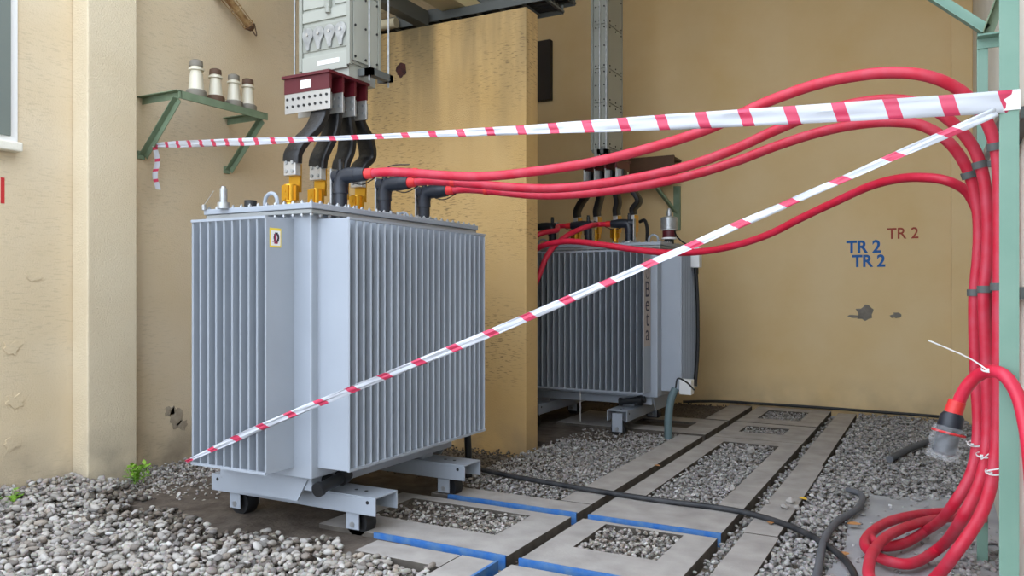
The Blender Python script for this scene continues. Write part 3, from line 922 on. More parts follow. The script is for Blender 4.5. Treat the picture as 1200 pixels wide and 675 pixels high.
# ================================================================== BUS DUCTS
def bus_duct(label, loc, rz, zt, xr=(.0, .37)):
    """local frame as the transformer below it"""
    t = thing('bus_duct', label, 'bus duct', loc, rz)
    x0, x1 = xr
    y0, y1, zb = -.03, .46, 3.06
    MB().box(x0 + .02, x1 - .02, y0 + .02, y1 - .02, zb + .12, zt).build('duct_body', 'duct', t)
    # corner profiles
    for xx in (x0, x1 - .03):
        for yy in (y0, y1 - .03):
            MB().box(xx, xx + .03, yy, yy + .03, zb + .10, zt).build('corner_profile', 'duct_trim', t, bevel=.002)
    # front (local -x): lower cover with shields, upper panels, clamp bolt block
    MB().box(x0 + .004, x0 + .021, y0 + .03, y1 - .03, zb + .08, zb + .20).build('cover_panel', 'duct', t, bevel=.003)
    MB().box(x0 + .002, x0 + .006, y0 + .10, y1 - .18, zb + .125, zb + .16).build('type_label', 'white', t)
    MB().box(x0 + .012, x0 + .03, y0 + .03, y1 - .03, zb + .24, zb + .43).build('shield_plate', 'duct_trim', t)
    for k in range(4):
        y = y1 - .09 - k * .105
        pl = [Vector((x0 - .004, y + .052 * math.cos(a_), zb + .365 + .052 * math.sin(a_))) for a_ in [PI * (-.15 + 1.25 * j / 14) for j in range(15)]]
        pl += [Vector((x0 - .004, y - .02, zb + .30)), Vector((x0 - .004, y - .012, zb + .25)), Vector((x0 - .004, y + .012, zb + .25)), Vector((x0 - .004, y + .03, zb + .31))]
        sh = MB().prism(pl, (.012, 0, 0)).build('phase_shield', 'galv', t)
        MB().cyl((x0 - .014, y, zb + .365), (x0 - .003, y, zb + .365), .012, seg=8).build('shield_stud', 'tinned', sh)
    MB().box(x0 + .006, x0 + .022, y0 + .03, y1 - .03, zb + .46, zb + .54).build('cover_panel', 'duct', t, bevel=.003)
    for ya, yb in ((y0 + .035, y0 + .15), (y0 + .25, y1 - .035)):
        MB().box(x0 + .008, x0 + .022, ya, yb, zb + .56, zb + 1.2).build('cover_panel', 'duct', t, bevel=.003)
    q = MB().box(x0 - .02, x0 + .02, y0 + .18, y0 + .225, zb + .54, zb + 1.2); q.cyl((x0 - .005, y0 + .20, zb + .50), (x0 - .005, y0 + .20, zb + .56), .02)
    q.build('clamp_bar', 'duct_trim', t)
    # side (local -y): plates and screws
    z = zb + .14; k = 0
    while z < zt - .1:
        z2 = min(z + (.52 if k % 2 == 0 else .40), zt)
        pn = MB().box(x0 + .05, x1 - .035, y0 + .004, y0 + .021, z, z2 - .012).build('side_panel', 'duct', t, bevel=.003)
        q = MB()
        for xx in (x0 + .065, (x0 + x1) / 2, x1 - .05):
            for zz in (z + .03, (z + z2) / 2, z2 - .045): q.cyl((xx, y0 - .004, zz), (xx, y0 + .005, zz), .009, seg=6)
        q.build('screw', 'black_rubber', pn)['kind'] = 'stuff'
        pn = MB().box(x1 - .021, x1 - .004, y0 + .035, y1 - .035, z, z2 - .012).build('side_panel', 'duct', t, bevel=.003)
        q = MB()
        for yy in (y0 + .06, (y0 + y1) / 2, y1 - .06):
            for zz in (z + .03, z2 - .045): q.cyl((x1 - .005, yy, zz), (x1 + .004, yy, zz), .009, seg=6)
        q.build('screw', 'black_rubber', pn)['kind'] = 'stuff'
        z = z2; k += 1
    MB().box(x0 + .03, x1 - .03, y0 + .03, y1 - .03, zb, zb + .13).build('throat', 'duct', t)
    # hanger channel and threaded rods
    MB().box(x0 + .12, x1 + .02, y0 - .10, y0 - .04, zb + .04, zb + .09).box(x0 + .12, x0 + .16, y0 - .10, y0 + .02, zb + .04, zb + .09).box(x1 - .02, x1 + .02, y0 - .1, y0 + .02, zb + .04, zb + .09).build('hanger_channel', 'tray', t)
    for yy, xx in ((y0 - .07, x0 + .14), (y0 - .07, x1), (y1 + .06, x0 + .02)):
        MB().cyl((xx, yy, zb), (xx, yy, zt), .007, seg=8).build('threaded_rod', 'galv', t)
    # four phase terminal plates
    for k in range(4):
        x = -.17 + .135 * k
        up = MB().box(x - .012, x + .012, .0, .43, 2.945, 3.06 + (.0 if k else .0)).build('insulator_strip', 'maroon', t)
        tp = MB().box(x - .008, x + .004, .0, .43, 2.80, 2.947).build('terminal_plate', 'tinned', t, bevel=.003)
        q = MB()
        for i in range(8):
            for zz in (2.85, 2.905):
                yy = .03 + .053 * i
                q.cyl((x - .014, yy, zz), (x - .007, yy, zz), .010, seg=8)
        q.build('bolt', 'black_rubber' if k == 0 else 'galv', tp)
        MB().box(x + .004, x + .05, .03, .10, 2.81, 2.93).build('clamp_block', 'galv', tp)
    MB().box(-.20, .26, -.01, .44, 3.055, 3.075).build('insulator_board', 'maroon', t)
    MB().box(-.186, -.1815, .17, .27, 2.97, 3.03).build('plate_label', 'white', t)
    return t
bus_duct('pale grey vertical bus duct with maroon terminal board over the stickered transformer', T1C, PI / 2, 5.99)
bus_duct('grey-green vertical bus duct against the back wall above the far transformer', T2C, 0.0, 5.99, (-.07, .15))

# flexible black bars from the terminal plates to the LV clamps
def flex(tc, rz, k, label, group):
    lvx = (-.36, -.10, .15, .36)[k]
    xt = -.17 + .135 * k + .042
    t = thing('flexible_busbar', label, 'busbar', tc, rz, group)
    dx = lvx + .02 - xt
    bulge = (.0, .01, .03, .09)[k]
    pts = [(xt, .13, 2.93), (xt, .13, 2.80), (xt + .25 * dx + bulge, .14, 2.68), (xt + .75 * dx + bulge * 1.1, .17, 2.56), (lvx + .02, .19, 2.47), (lvx + .02, .20, 2.41)]
    MB().tube(smooth_path(pts, 8), 1, 16, flat=(.074, .032), up=(0, 1, 0)).build('insulated_bar', 'black_flex', t, smooth=True)
    lug = MB().box(lvx - .008, lvx + .046, .145, .255, 2.315, 2.435).build('tinned_lug', 'tinned', t, bevel=.004)
    for yy in (.172, .228):
        for zz in (2.345, 2.405): MB().cyl((lvx - .018, yy, zz), (lvx - .007, yy, zz), .013, seg=6).build('lug_bolt', 'galv', lug)
for k in range(4):
    flex(T1C, PI / 2, k, ['black flexible busbar bolted to the labelled maroon plate over the stickered transformer',
         'black flexible busbar over the stickered transformer, second from the labelled maroon plate',
         'black flexible busbar over the stickered transformer, third from the labelled maroon plate',
         'black flexible busbar over the stickered transformer, nearest the partition wall'][k], 'flexible busbars over the stickered transformer')
for k in range(4):
    flex(T2C, 0.0, k, ['S-bent black flexible busbar over the far transformer, farthest from the gas relay',
         'black flexible busbar over the far transformer, third from the gas relay',
         'black flexible busbar over the far transformer, second from the gas relay',
         'black flexible busbar over the far transformer, closest to the gas relay'][k], 'flexible busbars over the far transformer')

# ================================================================== RED CABLES
CR = 0.029
def elbow(parent, base, d, end):
    """black elbow plug: base on the lid, horizontal leg along d"""
    base, d = Vector(base), Vector(d)
    top = base + Vector((0, 0, .215))
    b = MB()
    b.cyl(base, base + Vector((0, 0, .11)), .043, seg=18)
    b.cyl(base + Vector((0, 0, .11)), base + Vector((0, 0, .115)), .046, seg=18)
    pts = smooth_path([base + Vector((0, 0, .10)), top - Vector((0, 0, .06)), top - Vector((0, 0, .012)) + d * .02, top + d * .06, top + d * .14])
    b.tube(pts, .050, 18)
    b.cyl(top + d * .13, top + d * .21, .050, .042, 18)
    b.cyl(top - d * .055, top + d * .0, .04, .045, 14)
    e = b.build('elbow_connector', 'elbow', parent, smooth=True)
    q = MB().cyl(top + Vector((0, 0, .02)), top + Vector((0, 0, .09)), .02, seg=8)
    q.box(top.x - .012, top.x + .012, top.y - .012, top.y + .012, top.z + .05, top.z + .11)
    q.build('test_point', 'black_rubber', e)
    MB().box(top.x - d.x * .06 - .006, top.x - d.x * .06 + .006, base.y - .03, base.y + .03, base.z + .02, top.z + .05).build('retaining_strap', 'galv', e)
    s0, s1 = top + d * .205, top + d * .27
    MB().cyl(s0, s1, .036, .034, 16).build('red_sleeve', 'sleeve', parent, smooth=True)
    lead = smooth_path([top + d * .1 - Vector((0, 0, .05)), top + d * .18 - Vector((0, 0, .065)), top + d * .26 - Vector((0, 0, .04)), top + d * .40 + Vector((0, 0, .035)), top + d * .55 + Vector((0, 0, .035))])
    MB().tube(lead, .004, 5).build('drain_wire', 'black_rubber', parent, smooth=True)
    return s1
def cable(label, path, bands=(), start=None, group='red high-voltage cables', mt='cable_red'):
    t = thing('high_voltage_cable', label, 'cable', (path[0].x, path[0].y, 0.0), 0, group)
    off = Vector((path[0].x, path[0].y, 0.0))
    MB().tube([p - off for p in smooth_path(path, 12)], CR, 14).build('cable_jacket', mt, t, smooth=True)
    return t, off

def lerp_t(px, a, b, t0, t1):
    k = min(1, max(0, (px - a) / (b - a)))
    return t0 + (t1 - t0) * k
def depth_of(p): return -S_ * p.x + C_ * p.y
HVY = (4.06, 4.53, 5.02)
HVX = -3.46
ends = []
lines = [
    ([(560, 207), (640, 199), (700, 189), (770, 171), (830, 151), (900, 119), (960, 98), (1010, 88), (1050, 85), (1090, 90), (1125, 106), (1150, 132), (1165, 165), (1170, 200), (1171, 240)], 3.85,
     [(1171, 300, 3.83), (1170, 420, 3.82), (1169, 500, 3.83), (1163, 560, 3.80), (1150, 602, 3.76), (1122, 645, 3.74)],
     [(1088, 684, .06), (1050, 698, .04), (1024, 684, .09), (1019, 658, .11), (1038, 630, .11), (1076, 613, .09), (1120, 606, .04), (1150, 605, .03)]),
    ([(640, 221), (720, 213), (800, 196), (860, 175), (910, 152), (960, 132), (1010, 120), (1050, 117), (1085, 124), (1115, 143), (1140, 172), (1152, 205), (1157, 250)], 4.05,
     [(1157, 300, 4.05), (1153, 345, 4.05), (1156, 430, 4.05), (1157, 510, 4.04), (1150, 560, 3.98), (1130, 603, 3.95)],
     [(1097, 645, .06), (1062, 661, .035), (1034, 655, .04), (1014, 640, .05), (1026, 620, .06), (1060, 606, .06), (1110, 600, .03), (1145, 600, .03)]),
    ([(640, 229), (720, 223), (800, 208), (860, 190), (910, 171), (960, 155), (1010, 145), (1050, 143), (1080, 147), (1110, 165), (1132, 195), (1143, 230), (1147, 265)], 4.25,
     [(1146, 300, 4.25), (1142, 345, 4.25), (1143, 430, 4.25), (1146, 510, 4.22), (1138, 555, 4.15), (1117, 592, 4.18)],
     [(1085, 622, .05), (1055, 638, .035), (1034, 640, .035), (1020, 630, .05), (1042, 611, .05), (1076, 603, .05), (1110, 601, .03), (1140, 602, .03)]),
]
CL = ['red cable from the elbow on the stickered transformer farthest from the partition, arching highest',
      'red cable from the middle elbow of the stickered transformer, running behind the upper barrier tape',
      'red cable from the elbow nearest the partition, lowest of the three from the stickered transformer']
for i in range(3):
    base = Vector((HVX, HVY[i], 2.045))
    t = thing('high_voltage_cable', CL[i], 'cable', (0, 0, 0), 0, 'red high-voltage cables')
    t.location = (HVX, HVY[i], 0)
    off = Vector((HVX, HVY[i], 0))
    s1 = elbow(t, base - off, (1, 0, 0), None) + off
    ts = depth_of(s1)
    arc, te, down, grd = lines[i]
    path = [s1 - Vector((.05, 0, 0)), s1 + Vector((.12, 0, 0))]
    for px, py in arc: path.append(P(px, py, lerp_t(px, 480, 1100, ts, te)))
    for px, py, tt in down: path.append(P(px, py, tt))
    for px, py, z in grd:
        path.append(G(px, py, z))
    MB().tube([p - off for p in smooth_path(path, 10)], CR, 14).build('cable_jacket', 'cable_red_dusty', t, smooth=True)
    # shrink bands just after the sleeve
    for dx in (.30,):
        q = s1 + Vector((dx, 0, 0)) - off
        a, bb = path[1] - off, path[2] - off
        dd = (bb - a).normalized()
        MB().cyl(a + dd * .16, a + dd * .19, CR + .004, seg=14).build('cable_band', 'sleeve', t, smooth=True)

# far transformer cables
hx = (-.42, .03, .52)
for i in range(3):
    off = Vector((T2C.x + hx[i], T2C.y - .34, 0))
    if i == 0: continue
    lab = ['', 'red cable from the middle elbow of the far transformer, vanishing behind the partition', 'red cable from the far transformer elbow nearest the gas relay, bending down'][i]
    t = thing('high_voltage_cable', lab, 'cable', off, 0, 'red high-voltage cables')
    s1 = elbow(t, Vector((0, 0, 2.045)), (-1, 0, 0), None)
    w_ = s1 + off
    if i == 2:
        path = [w_ + Vector((.04, 0, 0)), w_ - Vector((.10, 0, 0)), P(690, 265, 8.75), P(668, 274, 8.6), P(652, 286, 8.45), P(641, 300, 8.35), P(632, 322, 8.3), P(620, 350, 8.3)]
    else:
        path = [w_ + Vector((.04, 0, 0)), w_ - Vector((.1, 0, 0)), P(652, 270, 8.9), P(636, 273, 8.8), P(618, 282, 8.75)]
    MB().tube([p - off for p in smooth_path(path, 10)], CR, 12).build('cable_jacket', 'cable_red', t, smooth=True)
off = Vector((T2C.x + hx[0], T2C.y - .34, 0))
t = thing('high_voltage_cable', 'red cable sagging in front of the far transformer and rising to the green post', 'cable', off, 0, 'red high-voltage cables')
s1 = elbow(t, Vector((0, 0, 2.045)), (-1, 0, 0), None)
path = [s1 + off + Vector((.04, 0, 0)), s1 + off - Vector((.1, 0.02, 0)), P(606, 290, 8.6), P(612, 302, 8.2), P(636, 288, 8.0), P(662, 283, 7.85)]
for px, py in ((700, 286), (740, 292), (780, 296), (820, 295), (860, 288), (900, 275), (940, 255), (980, 236), (1020, 218), (1050, 210), (1080, 208), (1110, 212), (1132, 224), (1146, 250)):
    path.append(P(px, py, lerp_t(px, 662, 1100, 7.8, 4.75)))
path += [P(1153, 300, 4.5), P(1157, 420, 4.45), P(1157, 560, 4.4), P(1150, 610, 4.45)]
MB().tube([p - off for p in smooth_path(path, 10)], CR, 12).build('cable_jacket', 'cable_red', t, smooth=True)

# spare cable end hooked over the bundle
path = [P(1210, 640, 2.86), P(1209, 560, 2.95), P(1202, 500, 3.03), P(1192, 462, 3.08), P(1178, 441, 3.12), P(1162, 435, 3.2), P(1146, 440, 3.28), P(1133, 453, 3.32), P(1124, 470, 3.35), P(1121, 480, 3.35)]
off = Vector((path[0].x, path[0].y, 0))
t = thing('spare_cable', 'spare red cable hooked over the bundle with a bagged black plug end', 'cable', off, 0, 'red high-voltage cables')
sp = smooth_path([p - off for p in path], 10)
MB().tube(sp, .026, 14).build('cable_jacket', 'cable_red', t, smooth=True)
e0 = P(1122, 470, 3.345) - off; e1 = P(1117, 484, 3.35) - off
MB().cyl(e0, e1, .034, .036, 16).build('red_sleeve', 'sleeve', t, smooth=True)
dd = (P(1112, 505, 3.35) - P(1117, 484, 3.35)).normalized()
b0 = P(1117, 484, 3.35) - off
MB().lathe(b0, [(.036, 0), (.046, .015), (.05, .06), (.046, .075), (.046, .17), (.03, .18)], 18, dd).build('plug_body', 'elbow', t, smooth=True)
rr = random.Random(5)
bag = MB(); prof = []
seg = 20
for j in range(9):
    z = .06 + .14 * j / 8
    prof.append(z)
dx_ = dd.orthogonal().normalized(); dy_ = dd.cross(dx_)
n = 0
for z in prof:
    for k in range(seg):
        a = 2 * PI * k / seg
        r = .056 + rr.uniform(-.006, .008) + (.006 if z > .06 else -.002)
        bag.v.append(tuple(b0 + dd * z + (dx_ * math.cos(a) + dy_ * math.sin(a)) * r))
for i in range(len(prof) - 1):
    for k in range(seg):
        j = (k + 1) % seg
        bag.f.append((i * seg + k, i * seg + j, (i + 1) * seg + j, (i + 1) * seg + k))
e = (len(prof) - 1) * seg
bag.f.append(tuple(e + k for k in range(seg)))
bag.build('plastic_bag', 'clear', t)
ringp = [b0 + dd * .085 + (dx_ * math.cos(2 * PI * k / 20) + dy_ * math.sin(2 * PI * k / 20)) * .063 for k in range(21)]
MB().tube(ringp, .005, 6).build('red_tie', 'paint_red2', t)

# zip ties around bundle
def zip_tie(px, py, tt, label, tail, r=.034, n=(0, 0, 1)):
    c = P(px, py, tt)
    o = thing('cable_tie', label, 'cable tie', c, 0, 'white cable ties on the red bundle')
    pts = [Vector((r * math.cos(2 * PI * k / 18), r * math.sin(2 * PI * k / 18), .25 * r * math.sin(2 * PI * k / 18))) for k in range(19)]
    MB().tube(pts, 1, 8, flat=(.004, .0016), up=(0, 0, 1)).build('tie_loop', 'white', o)
    h = Vector((-.35 * r, -r, 0))
    MB().obox(h, (.014, .010, .012)).build('tie_head', 'white', o)
    tp = smooth_path([h] + [P(*q) - c for q in tail], 8)
    MB().tube(tp, 1, 6, flat=(.003, .0012), up=(0, 0, 1)).build('tie_tail', 'white', o)
TL = ['white cable tie whose long tail points at the back wall above the spare plug', 'white cable tie high on the lower bundle nearest the bagged plug', 'white cable tie midway on the lower bundle', 'white cable tie low on the lower bundle beside the green post']
zip_tie(1160, 433, 3.2, TL[0], [(1140, 422, 3.2), (1112, 409, 3.2), (1088, 399, 3.2)], r=.03)
zip_tie(1142, 520, 4.2, TL[1], [(1140, 523, 4.15), (1132, 517, 4.13)])
zip_tie(1153, 533, 4.0, TL[2], [(1150, 538, 3.95), (1160, 531, 3.9)])
zip_tie(1164, 553, 3.8, TL[3], [(1156, 552, 3.74), (1174, 549, 3.7)])
zip_tie(1091, 606, 5.3, 'white cable tie around the flat coil of red cable on the concrete pad', [(1085, 603, 5.3), (1079, 601, 5.3)])

# ================================================================== GREEN FRAME
gf = thing('cable_support_frame', 'pale green steel angle frame against the white wall, holding the red cables', 'steel frame', (.28, 4.5, 0))
O = Vector((.28, 4.5, 0))
def ga(a, b, w_, n1, n2, name, m='green', th=.007):
    return MB().angle(Vector(a) - O, Vector(b) - O, w_, th, n1, n2).build(name, m, gf, bevel=.0015)
ny = .0
a0 = AX(1172, 400, .252)
np_y = 3.72
xl = AY(1171, 400, np_y).x; xr = AY(1194.5, 400, np_y).x
MB().box(xl - O.x, xr - O.x, np_y - O.y, np_y + .008 - O.y, -.08, 4.2).box(xr - .008 - O.x, xr - O.x, np_y + .008 - O.y, np_y + .07 - O.y, -.08, 4.2).build('post', 'green', gf, bevel=.0015)
xa = AY(1145, 300, 5.2).x; xb = AY(1158, 300, 5.2).x
MB().box(xa - O.x, xb - O.x, 5.2 - O.y, 5.208 - O.y, -.08, 2.97).box(xa - O.x, xa + .008 - O.x, 5.208 - O.y, 5.26 - O.y, -.08, 2.97).build('post', 'green', gf, bevel=.0015)
MB().box(xa - O.x, .35 - O.x, 5.19 - O.y, 5.199 - O.y, 2.87, 2.935).box(xa - O.x, .35 - O.x, 5.12 - O.y, 5.19 - O.y, 2.925, 2.935).build('cross_arm', 'green', gf)
A = Vector((xa + .02, 5.17, 2.94))
d1 = (AY(1080, -4, 5.17) - A); B = A + d1 * 2.2
MB().angle(A - O, B - O, .065, .007, (0, -1, 0), d1.cross(Vector((0, -1, 0))) * (1 if d1.cross(Vector((0, -1, 0))).z > 0 else -1)).build('brace', 'green', gf)
d2 = (AY(1166, 0, 5.17) - A); B2 = A + d2 * 2.0
MB().angle(A - O, Vector((min(B2.x, .34), B2.y, B2.z)) - O, .055, .007, (0, -1, 0), (1, 0, -.3)).build('brace', 'green_dark', gf)
# grey clamp strut carrying three clamps
c3 = P(1138, 187, 4.25); c2 = P(1150, 168, 4.05); c1 = P(1165, 144, 3.85)
MB().bar(c1 + Vector((.05, -.10, .1)) - O, c3 + Vector((.045, .12, -.06)) - O, .03, .035).build('clamp_strut', 'galv', gf)
for c, r_ in ((c1, .036), (c2, .036), (c3, .036)):
    pass
def clamp(px, py, tt, px2, py2, label):
    c = P(px, py, tt); d = (P(px2, py2, tt) - c).normalized()
    o = thing('cable_clamp', label, 'clamp', c, 0, 'grey cable clamps')
    b = MB()
    b.cyl(-d * .018, d * .018, CR + .007, seg=16)
    co = b.build('clamp_band', 'tray', o, smooth=True)
    MB().obox((.045, .0, 0), (.05, .03, .03)).build('clamp_foot', 'tray', o)
clamp(1166, 172, 3.85, 1169, 190, 'grey clamp on the topmost red cable beside the green post')
clamp(1148, 193, 4.05, 1152, 208, 'grey clamp on the middle red cable bend')
clamp(1135, 205, 4.25, 1140, 220, 'grey clamp on the lowest red cable bend')
for px, py, tt, lb in ((1170, 336, 3.83, 'grey strap clamp halfway down the red bundle against the green post'), (1154, 339, 4.05, 'grey strap clamp halfway down the middle strand of the red bundle'), (1142, 343, 4.25, 'grey strap clamp halfway down the strand of the red bundle nearest the back wall')):
    clamp(px, py, tt, px, py + 10, lb)
MB().box(.30 - O.x, .349 - O.x, 3.9 - O.y, 5.2 - O.y, 1.47, 1.52).box(.30 - O.x, .349 - O.x, 3.9 - O.y, 5.2 - O.y, 2.22, 2.27).build('clamp_rail', 'tray', gf)

# ================================================================== BARRIER TAPES
def tape(label, pts, wfun, name='barrier_tape', period=.21, group='red and white barrier tapes', tilt=None, extra=None):
    off = Vector((pts[0].x, pts[0].y, 0))
    t = thing(name, label, 'barrier tape', off, 0, group)
    N = 160
    path = []
    L = [0.0]
    sp = smooth_path(pts, 40)
    for i in range(1, len(sp)): L.append(L[-1] + (sp[i] - sp[i - 1]).length)
    b = MB(); uvs = []
    rr = random.Random(3)
    rows = []
    # cross-section: a creased strip of 6 columns
    cols = [-1, -.6, -.2, .2, .6, 1]
    n = len(sp)
    for i, p in enumerate(sp):
        s = L[i] / L[-1]
        d = (sp[min(i + 1, n - 1)] - sp[max(i - 1, 0)]).normalized()
        up = Vector((0, 0, 1)); up = (up - d * up.dot(d)).normalized(); sd = d.cross(up)
        ang = tilt(s) if tilt else 0
        u2 = up * math.cos(ang) + sd * math.sin(ang); s2 = -up * math.sin(ang) + sd * math.cos(ang)
        wv = wfun(s)
        for j, c in enumerate(cols):
            crease = .0035 * math.sin(j * 2.1 + s * 30) + .002 * math.sin(j * 5 + s * 77)
            b.v.append(tuple(p + u2 * c * wv / 2 + s2 * crease - off))
            uvs.append((L[i] / period, c))
    k = len(cols)
    for i in range(n - 1):
        for j in range(k - 1):
            b.f.append((i * k + j, i * k + j + 1, (i + 1) * k + j + 1, (i + 1) * k + j))
    me = b.mesh('tape_strip', 'tape', True)
    uvl = me.uv_layers.new(name='UVMap')
    for lp in me.loops: uvl.data[lp.index].uv = uvs[lp.vertex_index]
    o = link('tape_strip', me, t)
    so = o.modifiers.new('thick', 'SOLIDIFY'); so.thickness = .0012; so.offset = 0
    return t, off
def tape_w(s):
    ks = ((0, .035), (.06, .055), (.25, .056), (.38, .032), (.5, .034), (.62, .052), (.78, .078), (1, .088))
    for (a, u), (b, v) in zip(ks, ks[1:]):
        if s <= b: return u + (v - u) * (s - a) / (b - a)
    return ks[-1][1]
tp_post = Vector((xl - .01, np_y - .012, 0))
a = AX(181, 170, -5.98); zz = P(1172, 119.5, depth_of(Vector((xl, np_y - .012, 0))))
w1 = AY(343, 164, 4.085)
mid1 = w1.lerp(zz, .4) + Vector((0, 0, -.012)); mid2 = w1.lerp(zz, .75) + Vector((0, 0, -.01))
t_, off_ = tape('barrier tape stretched level from the green wall bracket to the green post', [a, w1, mid1, mid2, zz, P(1194, 117.5, 3.155)], tape_w, tilt=lambda s: .2 * math.sin(s * 9))
# wrap around the post
q = MB()
zc = zz.z
q.box(xl - .012, xr + .004, np_y - .006, np_y - .003, zc - .035, zc + .045).box(xr + .002, xr + .005, np_y - .006, np_y + .075, zc - .035, zc + .045)
for i in range(len(q.v)): q.v[i] = tuple(Vector(q.v[i]) - off_)
q.build('tape_wrap', 'white', t_)
# hanging loose end at the bracket
b_ = [AX(181, 172, -5.97), AX(184, 190, -5.96), AX(181, 205, -5.95), AX(185, 222, -5.95)]
q = MB()
tail = smooth_path([p - off_ for p in b_], 12)
uvs = []
for i, p in enumerate(tail):
    for c in (-1, 0, 1):
        q.v.append(tuple(p + Vector((.006 * c * c, .026 * c, 0)))); uvs.append((i * .012 / .11, c))
for i in range(len(tail) - 1):
    for j in range(2): q.f.append((i * 3 + j, i * 3 + j + 1, i * 3 + j + 4, i * 3 + j + 3))
me = q.mesh('tape_tail', 'tape', True); ul = me.uv_layers.new(name='UVMap')
for lp in me.loops: ul.data[lp.index].uv = uvs[lp.vertex_index]
link('tape_tail', me, t_)
a2 = Vector((T1C.x - .34, T1C.y - 1.122, .44))
z2 = P(1168, 131, 3.17)
tape('barrier tape slanting down from the green post to the bottom corner of the stickered transformer', [a2, Vector((T1C.x + .36, T1C.y - 1.116, a2.lerp(z2, .163).z)), a2.lerp(z2, .5) + Vector((0, 0, -.015)), a2.lerp(z2, .8) + Vector((0, 0, -.006)), z2], lambda s: .018 + .026 * min(1, s / .12) - .006 * s, period=.225, tilt=lambda s: .5 * math.sin(s * 6))

# ================================================================== WALL BRACKET WITH INSULATORS
bx = -5.60
by0, by1, bz = 4.56, 5.50, 3.19
br = thing('wall_bracket', 'dull green steel shelf bracket on the ochre wall, carrying four insulators', 'bracket', (XL, 5.0, 0))
Ob = Vector((XL, 5.0, 0))
MB().angle(Vector((bx, by0 - .03, bz)) - Ob, Vector((bx, by1 + .03, bz)) - Ob, .065, .007, (-1, 0, 0), (0, 0, -1)).build('shelf_angle', 'green_dark', br)
MB().box(XL + .30 - Ob.x, bx - .07 - Ob.x, by0 - Ob.y, by1 - Ob.y, bz - .012, bz - .006).build('shelf_plate', 'green_dark', br)
for y in (by0, by1):
    MB().angle(Vector((XL, y, bz - .002)) - Ob, Vector((bx, y, bz - .002)) - Ob, .06, .007, (0, -1, 0), (0, 0, -1)).build('shelf_arm', 'green_dark', br)
    MB().angle(Vector((XL + .01, y + .01, bz - .50)) - Ob, Vector((bx - .06, y + .01, bz - .05)) - Ob, .055, .007, (0, -1, 0), (1, 0, -1)).build('diagonal_brace', 'green_dark', br)
    MB().box(0, .012, y - .055 - Ob.y, y + .015 - Ob.y, bz - .54, bz - .47).build('wall_plate', 'green_dark', br)
IL = ['whitest porcelain insulator with grey cap, at the end of the bracket nearest the pilaster',
      'cream porcelain insulator with rusty brown cap and brown base on the green bracket',
      'cream porcelain insulator with grey cap and grey base, third on the bracket from the pilaster',
      'cream porcelain insulator with brown cap and grey base on the bracket end']
ipx = ((230, 'cap_grey', 'cap_grey', 1.08), (252.5, 'cap_brown', 'cap_brown', 1.0), (274, 'cap_grey', 'cap_grey', 1.0), (290.5, 'cap_brown', 'cap_grey', 1.0))
for k, (px, c1_, c2_, sc) in enumerate(ipx):
    p = AX(px, 110, -5.70)
    t = thing('insulator', IL[k], 'insulator', (-5.70, p.y, bz), 0, 'porcelain insulators on the green bracket')
    t.scale = (sc, sc, sc)
    MB().lathe((0, 0, 0), [(.075, 0), (.08, .01), (.08, .05), (.07, .06)], 18).build('insulator_base', c2_, t, smooth=True)
    MB().lathe((0, 0, .055), [(.062, 0), (.056, .06), (.048, .14), (.046, .16), (.06, .165), (.06, .18), (.046, .185), (.045, .20)], 18).build('porcelain_body', 'porcelain', t, smooth=True)
    MB().lathe((0, 0, .25), [(.05, 0), (.053, .01), (.05, .045), (.03, .055)], 18).build('insulator_cap', c1_, t, smooth=True)

# old tube lamp high on the left wall
la, lb_ = AX(262, -8, -5.98), AX(292, 30, -5.98)
t = thing('tube_lamp', 'old caged tube lamp hanging slanted high on the ochre wall', 'lamp', (la.x, la.y, la.z))
dl = lb_ - la
MB().cyl((0, 0, 0), dl, .035, seg=14).build('lamp_tube', 'rust', t, smooth=True)
un = dl.normalized(); ox = un.orthogonal().normalized(); oy = un.cross(ox)
for k in range(6):
    a_ = 2 * PI * k / 6
    off2 = (ox * math.cos(a_) + oy * math.sin(a_)) * .058
    MB().cyl(off2, dl + off2 * .8, .004, seg=6).build('guard_wire', 'rust', t)
for f_ in (.05, .5, .95):
    c_ = dl * f_
    MB().tube([c_ + (ox * math.cos(2 * PI * k / 16) + oy * math.sin(2 * PI * k / 16)) * .058 for k in range(17)], .004, 5).build('guard_ring', 'rust', t)
MB().cyl(dl, dl * 1.12, .055, .03, 14).build('lamp_end_cap', 'cap_brown', t, smooth=True)
MB().tube(smooth_path([dl * 1.1, dl * 1.2 + Vector((0, .02, -.03)), dl * 1.05 + Vector((0, .08, -.06)), dl * .9 + Vector((0, .1, .02))]), .006, 6).build('lamp_wire', 'cap_brown', t)
MB().box(XL - la.x, .0, -.03, .03, -.03, .03).build('lamp_arm', 'rust', t)

# ================================================================== BACK-BAY ITEMS
# dark panel on the back wall
p0, p1_ = back(622, 52), back(648, 118)
MBp = MB().box(p0.x, p1_.x, YB - .10, YB, p1_.z, p0.z)
tag(MBp.build('switch_panel', 'dark_panel', bevel=.01), 'dark metal switch panel on the back wall beside the partition edge', 'panel')
